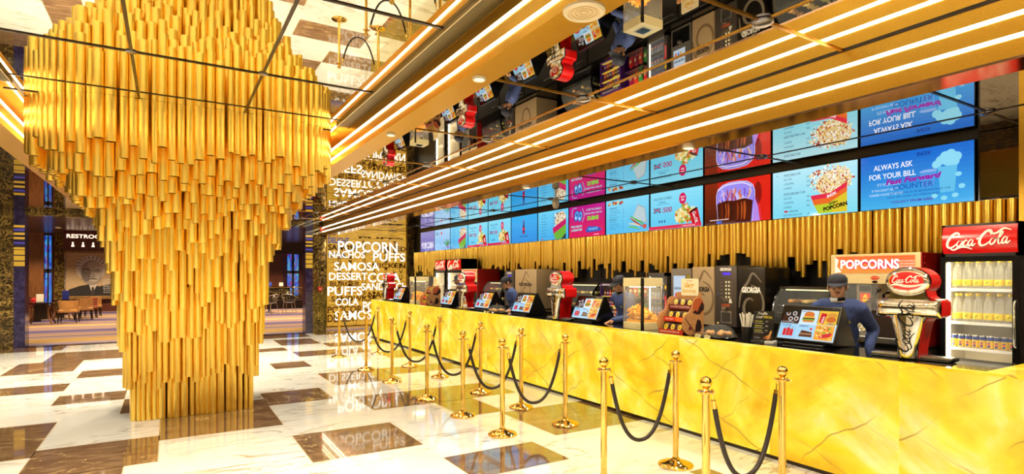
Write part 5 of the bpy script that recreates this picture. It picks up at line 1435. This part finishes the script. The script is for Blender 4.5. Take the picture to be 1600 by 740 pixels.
def popcorn_machine(y0, y1, lab, word, h=.93):
    w = (y1 - y0) / 2; d = .62
    t = thing('popcorn_machine', lab, 'popcorn machine', (6.36, (y0 + y1) / 2, BT), -90, 'popcorn machines')
    BOXM = D('#d9c08a', .35, .2)
    m = MB(STEEL); m.box(-w, w, 0, d, 0, .05, bev=.004, seg=1); m.build('base', t)
    m = MB(BOXM); m.box(-w, w, 0, d, h - .32, h, bev=.008); hd = m.build('header', t)
    m = MB(); m.T = front(-.002)
    m.grad(-w + .05, h - .205, 2 * w - .10, .18, '#f6943c', '#f06a34', 8, 1.15); m.poly([(-w + .05, h - .03), (-w + .09, h - .06), (-w + .07, h - .13), (-w + .12, h - .19), (-w + .05, h - .205)], E('#fff0d0', 1.2))
    m.text(word, -w + .11, h - .155, .098, E('#e02a50', 1.2), w=w * 1.32, bold=.10); m.text(word, -w + .11, h - .155, .098, E('#fff6ea', 1.5), w=w * 1.32, bold=.035)
    for i in range(3): m.text('HOT AND FRESH', w * .58, h - .09 - i * .028, .014, E('#fff0e0', 1.2), w=w * .3)
    m.disc(.02, h - .255, .045, .020, D('#c42a18', .3), 20); m.text('POP', -.015, h - .261, .014, D('#f2d0a0', .4), w=.07); m.disc(.02, h - .298, .03, .012, BLACK, 14); m.build('lit_sign', hd)
    for x in (-w + .012, w - .012):
        for y in (.012, d - .012): m = MB(STEEL); m.box(x - .012, x + .012, y - .012, y + .012, .05, h - .32); m.build('post', t)
    m = MB(D('#8e0f0c', .3)); m.box(w - .002, w + .010, .0, d, .0, h, bev=.003, seg=1)
    for z in range(14):
        for y in (.05, d - .05): m.sph((w + .011, y, .04 + z * (h - .08) / 13), .006, 6, D('#a8302a', .3, .5))
    m.build('red_side_panel', t, smooth=40)
    m = MB(STEEL); m.box(-w + .02, w - .02, d - .03, d, .05, h - .32); m.build('back_panel', t)
    m = MB(GLASS); m.box(-w + .024, w * .1, .004, .008, .05, h - .32); m.build('glass_door', t)
    m = MB(D('#4a3c34', .25, .6)); m.box(-w * .05, w - .024, .004, .02, .05, h * .36, bev=.004, seg=1); m.build('front_panel', t)
    m = MB(STEEL); m.box(-w * .42, -w * .08, .04, .16, .30, h - .32, bev=.006); sw = m.build('switch_box', t)
    m = MB(); m.T = front(.0392); m.rect(-w * .36, h - .40, .12, .06, D('#2a2622', .4)); m.rect(-w * .33, h - .52, .10, .10, D('#e0441c', .4)); m.poly([(-w * .33 + .02, h - .47), (-w * .33 + .08, h - .47), (-w * .33 + .05, h - .425)], D('#f6d02a', .4)); m.rect(-w * .33 + .02, h - .51, .06, .028, D('#f6d02a', .4)); m.disc(-w * .3, .36, .035, .035, D('#3a342e', .4)); m.build('labels', sw)
    m = MB(CHROME); m.lathe([(.13, .40), (.15, .42), (.15, .50), (.11, .53), (.11, .54)], 24, None, (w * .25, .3, 0)); m.tube([(w * .25, .3, .54), (w * .25, .3, h - .32)], .012, 8); m.build('kettle', t, smooth=40)
    m = MB(CHROME); m.tube([(-w * .22, .03, .40), (w * .05, .015, .50), (w * .12, .01, .55)], .011, 8); m.sph((w * .12, .01, .55), .022, 10, BLACK); m.build('handle', t, smooth=40)
    m = MB(); rn = random.Random(8)
    mats = [D(a, .8) for a in ('#fff0c8', '#f6d88a', '#fffaf0')]
    for i in range(260):
        x, y = rn.uniform(-w + .06, w - .06), rn.uniform(.08, d - .06); z = .062 + rn.random() * (.16 - .3 * abs(y - .35))
        m.sph((x, y, max(.064, z)), rn.uniform(.012, .02), 6, rn.choice(mats))
    o = m.build('popcorn', None, smooth=60); o.location = t.location; o.rotation_euler = t.rotation_euler; tag(o, 'fresh popcorn lying inside the ' + lab.split(' with')[0], 'popcorn', None, 'stuff')
popcorn_machine(2.69, 3.58, 'cream and steel popcorn machine with a lit orange POPCORNS sign beside the drinks fridge', 'POPCORNS')
popcorn_machine(12.1, 12.95, 'far popcorn machine with a lit orange POPCORN sign near the two red fridges', 'POPCORN', .86)

def bottle_mesh():
    pass
def coke_fridge(y0, y1, h, lab, stocked, x=6.5):
    w = (y1 - y0) / 2; d = .48
    t = thing('drinks_fridge', lab, 'fridge', (x, (y0 + y1) / 2, 0), -90, 'red topped drinks fridges')
    C = D('#241c18', .3); IN = D('#efe6d2', .5)
    zt = h - .31
    m = MB(C)
    m.box(-w, -w + .03, .03, d, .12, h); m.box(w - .03, w, .03, d, .12, h); m.box(-w, w, d - .03, d, .12, h); m.box(-w, w, .03, d, .0, .14); m.box(-w, w, .03, d, zt - .0, h); m.build('cabinet', t)
    m = MB(IN); m.box(-w + .031, -w + .04, .05, d - .03, .14, zt); m.box(w - .04, w - .031, .05, d - .03, .14, zt); m.box(-w + .04, w - .04, d - .04, d - .03, .14, zt); m.box(-w + .04, w - .04, .06, d - .03, .14, .15); m.build('liner', t)
    # bowed red header
    m = MB(RED); n = 9; P = [(.035 - .05 * math.sin(math.pi * i / (n - 1)) * .6, zt + .015 + (h - .02 - zt) * i / (n - 1)) for i in range(n)]
    m.T = Matrix(((0, 0, 1, -w + .012), (1, 0, 0, 0), (0, 1, 0, 0), (0, 0, 0, 1))); m.prism(P[::-1] + [(.06, zt + .015), (.06, h - .005)], 0, 2 * w - .024); hd = m.build('header', t, smooth=40)
    m = MB(); m.T = FRAME((0, .0035, zt + .155), (1, 0, 0), (0, 0, 1)); coke_script(m, 0, .0, 2 * w * .86, D('#fff4e0', .35), .05, 1.0); m.build('lettering', hd)
    # door: frame, glass, handle
    dr = MB(BLACK)
    for q in ((-w, -w + .045, 0, .03, .12, zt), (w - .045, w, 0, .03, .12, zt), (-w + .045, w - .045, 0, .03, .12, .18), (-w + .045, w - .045, 0, .03, zt - .05, zt)): dr.box(*q)
    dr = dr.build('door', t)
    m = MB(glass('fridge_glass', (.9, .95, 1), .05)); m.box(-w + .045, w - .045, .012, .016, .18, zt - .05); m.build('glass', dr)
    m = MB(CHROME); m.tube([(w - .02, .0, 1.0), (w - .02, -.03, 1.02), (w - .02, -.03, 1.4), (w - .02, 0, 1.42)], .009, 8); m.build('handle', dr, smooth=50)
    m = MB(E('#fff0c0', 16.0)); m.box(-w + .045, -w + .062, .035, .06, .2, zt - .06); m.box(-w + .07, w - .07, .035, .06, zt - .03, zt - .012); m.build('light_tube', t)
    Z = (.62, .95, 1.20, 1.52) if stocked else (.6, 1.0, 1.4)
    for z in Z: m = MB(D('#e6dccb', .4)); m.box(-w + .041, w - .041, .07, d - .05, z - .014, z); m.box(-w + .041, w - .041, .064, .07, z - .022, z + .006, D('#f6f2ea', .3)); m.build('shelf', t)
    if not stocked: return
    cy = (y0 + y1) / 2
    # can row
    first = None
    for r in range(2):
        for i in range(9):
            p = (x + .11 + r * .075, cy + w - .075 - i * (2 * w - .15) / 8, .95)
            lab2 = 'yellow and blue drink can, %s of the fridge can shelf' % ('front row' if r == 0 else 'back row')
            if first is None:
                c = thing('drink_can', lab2, 'can', p, -90, 'front row of cans in the fridge')
                m = MB(D('#c8c4bc', .2, .9)); m.lathe([(.022, 0), (.0265, .006), (.0265, .012)], 18); m.lathe([(.0265, .118), (.023, .126), (.022, .128), (.019, .124), (0, .124)], 18); m.build('ends', c, smooth=40)
                m = MB(); m.lathe([(.0266, .012), (.0266, .085)], 18, D('#f0c41e', .25), close=True); m.lathe([(.0266, .085), (.0266, .118)], 18, D('#16307e', .25), close=True); m.build('body', c, smooth=40)
                m = MB(); m.T = front(-.0268, z=.05); m.rect(-.010, -.03, .02, .05, D('#1c3a8a', .3)); m.disc(0, 0, .008, .014, D('#e8641c', .3), 10); m.build('label', c)
                first = c; tree = kids(c)
            else: dup(first, p, label=lab2, group='%s of cans in the fridge' % ('front row' if r == 0 else 'back row'), tree=tree)
    first = None
    BG = glass('bottle_clear', (.9, .9, .82), .17, .05)
    for k, z in enumerate((1.20, 1.52)):
        for r in range(2):
            for i in range(6):
                p = (x + .12 + r * .09, cy + w - .095 - i * (2 * w - .19) / 5, z)
                lab2 = 'clear drink bottle with yellow cap and label, %s fridge shelf, %s' % (('middle', 'top')[k], ('front row', 'back row')[r])
                g = 'bottles on the %s fridge shelf, %s' % (('middle', 'top')[k], ('front row', 'back row')[r])
                if first is None:
                    b = thing('drink_bottle', lab2, 'bottle', p, -90, g)
                    m = MB(BG); m.lathe([(.034, 0), (.037, .01), (.037, .10), (.035, .12), (.037, .14), (.03, .19), (.016, .235), (.013, .25), (.013, .262)], 18); m.build('body', b, smooth=50)
                    m = MB(D('#f4d81c', .3)); m.lathe([(.0375, .032), (.0378, .033), (.0378, .088), (.0375, .089)], 18, close=True); lb = m.build('label', b, smooth=40)
                    m = MB(); m.T = front(-.0384, z=.06); m.stroke([(-.012, -.012), (0, .0), (.012, .014)], .007, D('#5a7a1e', .4)); m.build('mark', lb)
                    m = MB(D('#f2d21c', .35)); m.lathe([(.0155, .252), (.0155, .274), (.013, .277), (0, .277)], 14); m.build('cap', b, smooth=40)
                    first = b; tree = kids(b)
                else: dup(first, p, label=lab2, group=g, tree=tree)
    t2 = thing('folded_leaflet', 'folded white leaflet lying at the bottom of the drinks fridge', 'leaflet', (x + .2, cy + .12, .6205), 30)
    m = MB(D('#e9dfcc', .6)); m.add([(-.1, -.07, 0), (0, -.07, .05), (0, .07, .05), (-.1, .07, 0), (.1, -.07, 0), (.1, .07, 0)], [(0, 1, 2, 3), (1, 4, 5, 2)]); m.add([(-.1, -.07, -.0), (0, -.07, .048), (0, .07, .048), (-.1, .07, -.0), (.1, -.07, -.0), (.1, .07, -.0)], [(3, 2, 1, 0), (2, 5, 4, 1)]); m.build('paper', t2)
coke_fridge(1.98, 2.58, 2.14, 'tall red topped drinks fridge full of yellow labelled bottles and cans', True)
coke_fridge(13.1, 13.95, 2.08, 'far red topped drinks fridge nearer the popcorn machine', False, 6.4)
coke_fridge(14.05, 14.75, 2.08, 'far red topped drinks fridge nearer the word panel', False, 6.4)

def candy_stand():
    t = thing('candy_stand', 'purple chocolate bar stand with yellow lit shelves on the back counter', 'display stand', (6.38, 7.32, BT), -90)
    P = D('#3a1260', .35); w, h, d = .26, .52, .3
    m = MB(P); m.box(-w, -w + .02, 0, d, 0, h); m.box(w - .02, w, 0, d, 0, h); m.box(-w, w, d - .02, d, 0, h + .04); m.box(-w, w, 0, d, 0, .02); m.box(-w, w, .0, d, h, h + .04); m.build('cabinet', t)
    m = MB(E('#f0e070', .8)); m.box(-w + .02, w - .02, d - .026, d - .02, .02, h); m.build('lit_back', t)
    m = MB(); m.T = front(-.0006); m.text('CHOCOLATE', -.2, h + .01, .024, D('#f4ecd8', .4), w=.4, bold=.03); m.build('lettering', t)
    first = None
    for k, z in enumerate((.02, .18, .34)):
        m = MB(D('#e8d65a', .4)); m.box(-w + .02, w - .02, .02, d - .027, z, z + .008); m.build('shelf', t)
        for i in range(7):
            p = (6.38 + .07, 7.32 + .20 - i * .066, BT + z + .0085); lab = 'chocolate bar standing on the %s shelf of the purple candy stand' % ('lowest', 'middle', 'top')[k]; g = 'chocolate bars, %s shelf' % ('lowest', 'middle', 'top')[k]
            q = MB(D(('#4a1a80', '#b01c2c', '#5a2a14')[(i + k) % 3], .3)); q.box(-.026, .026, -.006, .006, 0, .11, bev=.003, seg=1); q.T = front(-.0062, z=.055); q.rect(-.02, -.012, .04, .024, D('#e8d8a8', .4)); o = q.build('chocolate_bar'); o.location = p; o.rotation_euler = (0, 0, R(-90)); tag(o, lab, 'chocolate bar', g)
candy_stand()
def chip_rack():
    t = thing('snack_rack', 'wire rack of red snack packets on the back counter beside the candy stand', 'rack', (6.40, 6.78, BT), -90)
    m = MB(BLACKM)
    for x in (-.22, .22):
        for y in (0, .3): m.cyl((x, y, 0), (x, y, .62), .008, n=8)
    m.build('frame', t)
    for k, z in enumerate((.05, .34)):
        m = MB(STEEL); m.box(-.22, .22, 0, .3, z, z + .006); m.build('shelf', t)
        for i in range(4):
            q = MB(D(('#b8141c', '#8a1440', '#c8301c', '#2a8a3a')[(i + k) % 4], .3)); q.sph((0, 0, .1), (.05, .028, .1), 14)
            for j, v in enumerate(q.v):
                a = abs(v.z - .1) / .1; v.x = max(-.048, min(.048, v.x * 2.2)) if a < .98 else v.x * 6; v.y *= 1 - a * a * .5
            q.T = front(-.0295, z=.1); q.disc(0, 0, .026, .03, D('#f0d8a0', .4), 14)
            o = q.build('snack_packet', None, smooth=50); o.location = (6.40 + .12, 6.78 + .165 - i * .11, BT + z + .0065); o.rotation_euler = (0, 0, R(-90))
            tag(o, 'snack packet on the %s shelf of the wire rack' % ('lower', 'upper')[k], 'snack packet', 'snack packets, %s rack shelf' % ('lower', 'upper')[k])
chip_rack()
def energy_fridge():
    w = .21; h = .74; d = .45
    t = thing('counter_fridge', 'small grey counter fridge of blue energy drink cans beside the silver coffee machine', 'fridge', (6.40, 6.27, BT), -90)
    G = D('#5a524a', .35, .4)
    m = MB(G); m.box(-w, -w + .03, 0, d, 0, h); m.box(w - .06, w, 0, d, 0, h); m.box(-w, w, d - .03, d, 0, h); m.box(-w, w, 0, d, 0, .05); m.box(-w, w, 0, d, h - .05, h); m.build('cabinet', t)
    m = MB(E('#fff4dc', 3)); m.box(-w + .03, -w + .04, .02, .04, .06, h - .06); m.build('light_tube', t)
    m = MB(glass('mini_glass', (.9, .95, 1), .06)); m.box(-w + .03, w - .06, .004, .008, .05, h - .05); m.build('glass', t)
    m = MB(); m.T = front(-.0006); m.poly([(w - .052, .52), (w - .03, .56), (w - .008, .52), (w - .03, .48)], D('#f0c41e', .4)); m.rect(w - .05, .2, .04, .2, D('#c81a2a', .4)); m.text('ENERGY', w - .02, .21, .02, D('#f4e8d8', .4), w=.17, rot=R(90)); m.build('emblem', t)
    first = None
    for k, z in enumerate((.055, .28, .50)):
        if k: m = MB(STEEL); m.box(-w + .03, w - .06, .03, d - .04, z - .005, z); m.build('shelf', t)
        for i in range(5):
            p = (6.40 + .07, 6.27 + w - .07 - i * .062, BT + z + .0005); lab = 'blue and silver energy drink can on the %s shelf of the counter fridge' % ('lowest', 'middle', 'top')[k]; g = 'energy drink cans, %s shelf' % ('lowest', 'middle', 'top')[k]
            q = MB(); q.lathe([(.022, 0), (.0255, .006), (.0255, .06)], 14, D('#1c2a7a', .25, .5)); q.lathe([(.0255, .06), (.0255, .15), (.021, .16), (0, .16)], 14, D('#9aa2b8', .25, .7)); q.T = front(-.0262, z=.07); q.rect(-.013, -.012, .026, .03, D('#c81a2a', .4)); q.disc(0, .003, .009, .009, D('#f0c41e', .4), 10)
            o = q.build('energy_can', None, smooth=40); o.location = p; o.rotation_euler = (0, 0, R(-90)); tag(o, lab, 'can', g)
energy_fridge()
# ------------------------------------------------------------------ people behind the counter
def blob_mesh(name, caps, ells, voxel, smooth_it, mat, parent):
    """capsules (p0,p1,r0,r1) and ellipsoids (c,(rx,ry,rz),rotation) fused into one continuous skin"""
    mb = MB(mat)
    for p0, p1, r0, r1 in caps:
        mb.cyl(p0, p1, r0, r1, 16); mb.sph(p0, r0, 12); mb.sph(p1, r1, 12)
    for c, r, T in ells: mb.sph(c, r, 18, T=T)
    o = mb.build(name, None)
    md = o.modifiers.new('fuse', 'REMESH'); md.mode = 'VOXEL'; md.voxel_size = voxel
    sm = o.modifiers.new('soften', 'SMOOTH'); sm.factor = .5; sm.iterations = smooth_it
    dg = bpy.context.evaluated_depsgraph_get()
    me = bpy.data.meshes.new_from_object(o.evaluated_get(dg))
    bpy.data.objects.remove(o)
    me.name = name; me.materials.clear(); me.materials.append(mat)
    me.polygons.foreach_set('use_smooth', [True] * len(me.polygons))
    ob = bpy.data.objects.new(name, me); COL.objects.link(ob); ob.parent = parent
    return ob
def person(loc, rot, label, lean=14, pitch=18, yaw=0, hands=((-.2, -.42, 1.07), (.2, -.42, 1.07)), moustache=False, scale=.98, mask=True):
    t = thing('person', label, 'person', (loc[0], loc[1], 0), rot, None); t.scale = (scale,) * 3
    L = Matrix.Translation((0, 0, .93)) @ Matrix.Rotation(R(lean), 4, 'X') @ Matrix.Translation((0, 0, -.93))
    V = lambda x, y, z: L @ Vector((x, y, z))
    nk = Vector((0, -.01, 1.46))
    H = L @ Matrix.Translation(nk) @ Matrix.Rotation(R(yaw), 4, 'Z') @ Matrix.Rotation(R(pitch), 4, 'X') @ Matrix.Translation(-nk)
    hv = lambda x, y, z: H @ Vector((x, y, z)); H3 = H.to_3x3()
    caps, ells = [], []
    # head
    ells += [(hv(0, .005, 1.60), (.074, .092, .098), H3), (hv(0, -.028, 1.548), (.062, .068, .075), H3), (hv(0, -.058, 1.512), (.036, .034, .028), H3),
             (hv(0, -.088, 1.612), (.056, .018, .014), H3), (hv(-.043, -.062, 1.566), (.022, .026, .024), H3), (hv(.043, -.062, 1.566), (.022, .026, .024), H3),
             (hv(0, -.098, 1.540), (.026, .014, .010), H3), (hv(0, -.096, 1.528), (.022, .013, .008), H3),
             (hv(-.077, .012, 1.578), (.012, .022, .033), H3), (hv(.077, .012, 1.578), (.012, .022, .033), H3)]
    caps += [(hv(0, -.094, 1.602), hv(0, -.112, 1.566), .010, .014), (hv(-.013, -.1, 1.563), hv(.013, -.1, 1.563), .010, .010)]
    caps += [(V(0, .01, 1.38), hv(0, -.004, 1.52), .062, .056)]
    # trunk, legs
    tor = [(V(0, 0, 1.30), (.165, .11, .16), L.to_3x3()), (V(0, 0, 1.12), (.15, .105, .17), L.to_3x3()), (Vector((0, .0, .95)), (.165, .115, .12), None)]
    ells += tor
    sh = [V(-.175, 0, 1.375), V(.175, 0, 1.375)]
    trunk_caps = [(V(-.12, 0, 1.39), V(.12, 0, 1.39), .07, .07)]
    leg_caps = []
    for s in (-1, 1): leg_caps += [((s * .09, .0, .90), (s * .10, -.015, .49), .088, .06), ((s * .10, -.015, .49), (s * .105, .02, .09), .058, .038), ((s * .105, .02, .06), (s * .115, -.12, .04), .036, .03)]
    arm_caps, fingers = [], []
    for i, s in enumerate((-1, 1)):
        W = Vector(hands[i]); S = sh[i]; d = (W - S); n = d.length; up, fo = .285, .255
        n2 = min(n, up + fo - .005); W = S + d.normalized() * n2
        a = (up * up - fo * fo + n2 * n2) / (2 * n2); hgt = math.sqrt(max(0, up * up - a * a))
        pole = Vector((s * .30, .5, -.9)); pole = (pole - d.normalized() * pole.dot(d.normalized())).normalized()
        Eb = S + d.normalized() * a + pole * hgt
        arm_caps += [(S, Eb, .058, .044), (Eb, W, .043, .030)]
        f = (W - Eb).normalized(); f = (f + Vector((0, -.4, -.25))).normalized(); side = f.cross(Vector((0, 0, 1))).normalized(); nrm = side.cross(f)
        T3 = Matrix((side, f, nrm)).transposed()
        palm = W + f * .05
        ells.append((palm, (.040, .052, .017), T3)); caps.append((W, palm, .026, .024))
        for k, (off, ln) in enumerate(((-.030, .062), (-.010, .072), (.010, .068), (.029, .054))):
            b = palm + f * .042 + side * off; m1 = b + f * ln * .5 - nrm * .006; m2 = m1 + f * ln * .28 - nrm * ln * .22; m3 = m2 + f * ln * .12 - nrm * ln * .28
            fingers += [(b, m1, .0095, .009), (m1, m2, .009, .0085), (m2, m3, .0085, .0075)]
        th = palm - f * .02 - side * s * .032; t1 = th - side * s * .028 + f * .026 - nrm * .006; t2 = t1 + f * .03 - nrm * .008
        fingers += [(th, t1, .0135, .0115), (t1, t2, .011, .009)]
    body = blob_mesh('body', caps + trunk_caps + leg_caps + arm_caps + fingers, ells, .0065, 3, SKIN, t)
    g = .013
    jt = blob_mesh('jacket', [(a, b, r + g, q + g) for a, b, r, q in trunk_caps + arm_caps] + [(V(0, .012, 1.40), V(0, .01, 1.435), .078, .068)],
                   [(c, tuple(x + g for x in r), T) for c, r, T in tor[:2]] + [(Vector((0, 0, .95)), (.178, .13, .13), None)], .011, 4, NAVY, t)
    tr = blob_mesh('trousers', [(Vector(a), Vector(b), r + .012, q + .012) for a, b, r, q in [c for c in leg_caps if c[0][2] > .2]], [(Vector((0, 0, .92)), (.170, .122, .11), None)], .013, 4, BLACKM, t)
    m = MB(BLACKM)
    for s in (-1, 1): m.sph((s * .112, -.055, .045), (.05, .135, .045), 12)
    m.build('shoe', t, smooth=60)
    # collar, badge
    m = MB(D('#e0d2bc', .7)); m.T = H; 
    m.lathe([(.066, 1.445), (.071, 1.452), (.068, 1.468), (.062, 1.47)], 24, None, (0, .0, 0), close=True); m.build('collar', t, smooth=60)
    m = MB(D('#e8c81e', .4)); bp = V(.085, -.128, 1.29); m.T = FRAME(bp, (1, -.25, 0), (0, -.1, 1)); m.rect(-.03, -.009, .06, .018, D('#e8c81e', .4)); m.text('STAFF', -.022, -.005, .009, D('#1c2a5a', .4), w=.044); m.build('name_badge', jt)
    # hair, cap, face details
    m = MB(D('#0c0806', .7)); m.T = H
    m.lathe([(.080, -.045), (.083, -.01), (.08, .03)], 26, None, (0, .014, 1.605), close=True)
    hr = m
    for i, v in enumerate(hr.v):
        p = H.inverted() @ v; p.y = .014 + (p.y - .014) * 1.17
        if p.y < -.035: p.z = max(p.z, 1.618)
        hr.v[i] = H @ p
    m.build('hair', t, smooth=60)
    CAP = simple_noise('cap_cloth', (.008, .008, .016), (.02, .02, .035), 40, .8)
    m = MB(CAP); m.lathe([(.084, 0), (.087, .02), (.084, .050), (.068, .076), (.038, .089), (0, .092)], 28, None, (0, 0, 0), close=True)
    m.v = [H @ Vector((v.x, v.y * 1.17 + .008, v.z + 1.622)) for v in m.v]
    cp = m.build('cap', t, smooth=60)
    m = MB(CAP); n = 14; top, bot = [], []
    for i in range(n + 1):
        a = R(200 + 140 * i / n); c, s = math.cos(a), math.sin(a)
        top.append((.088 * c, .103 * s + .008, 1.632)); bot.append((.092 * c, .103 * s + .008 - .082 * max(0, -s) ** 1.2, 1.618 - .010 * (1 - abs(c))))
    vs = [H @ Vector(p) for p in top + bot]; vs += [H @ Vector((p[0], p[1], p[2] - .005)) for p in top + bot]; N_ = 2 * (n + 1)
    fs = []
    for i in range(n): fs += [(i, i + 1, n + 2 + i, n + 1 + i), (N_ + n + 1 + i, N_ + n + 2 + i, N_ + i + 1, N_ + i), (n + 1 + i, n + 2 + i, N_ + n + 2 + i, N_ + n + 1 + i)]
    m.add(vs, fs); m.build('brim', cp, smooth=60)
    for s in (-1, 1):
        m = MB(); m.T = H
        m.sph((s * .030, -.082, 1.590), (.0135, .010, .0085), 12, D('#e9ddcf', .25)); m.sph((s * .030, -.0905, 1.589), (.006, .004, .0062), 10, D('#120805', .1))
        m.build('eye', t, smooth=60)
    m = MB(D('#0c0705', .7)); m.T = H
    for s in (-1, 1): m.tube([(s * .014, -.1015, 1.612), (s * .034, -.100, 1.617), (s * .052, -.086, 1.610)], [.0035, .0042, .002], 6)
    if moustache: m.tube([(-.026, -.104, 1.546), (-.012, -.1105, 1.551), (0, -.1105, 1.549), (.012, -.1105, 1.551), (.026, -.104, 1.546)], [.002, .005, .005, .005, .002], 7)
    m.build('eyebrow', t, smooth=60)
    m = MB(D('#7a3226', .5)); m.T = H; m.tube([(-.022, -.105, 1.535), (-.008, -.1105, 1.537), (.008, -.1105, 1.537), (.022, -.105, 1.535)], [.002, .005, .005, .002], 7); m.build('lips', t, smooth=60)
    if mask:
        m = MB(D('#dfe6ec', .8)); m.T = H
        out = []
        for i in range(13):
            a = R(190 + 160 * i / 12); out.append((.070 * math.cos(a), -.010 + .085 * math.sin(a)))
        vs = [(x * .98, y * .93, 1.492) for x, y in out] + [(x * .92, y * .86, 1.462) for x, y in out]
        m.add(vs, [(i, i + 1, 14 + i, 13 + i) for i in range(12)] + [(13 + i, 14 + i, i + 1, i) for i in range(12)]); m.build('face_mask', t, smooth=60)
    return t
person((5.60, 3.05), -70, 'worker in navy jacket and black cap with moustache, standing behind the biggest order screen', 19, -14, 6, ((-.24, -.13, .97), (.24, -.14, .97)), True, .99)
person((5.62, 6.02), -94, 'worker in blue jacket and cap standing beside the large chips warmer, looking down', 17, 2, 0, ((-.22, -.10, .97), (.20, -.46, 1.06)))
person((5.62, 9.02), -108, 'worker in blue jacket leaning forward in front of the wide beige coffee machine', 20, 4, 0, ((-.20, -.12, .98), (.40, -.25, 1.06)))
person((5.62, 11.20), -104, 'worker in dark jacket and cap near the far brownie stand, head bowed', 13, 8, 0, ((-.2, -.38, 1.06), (.20, -.11, .97)), False, .99)
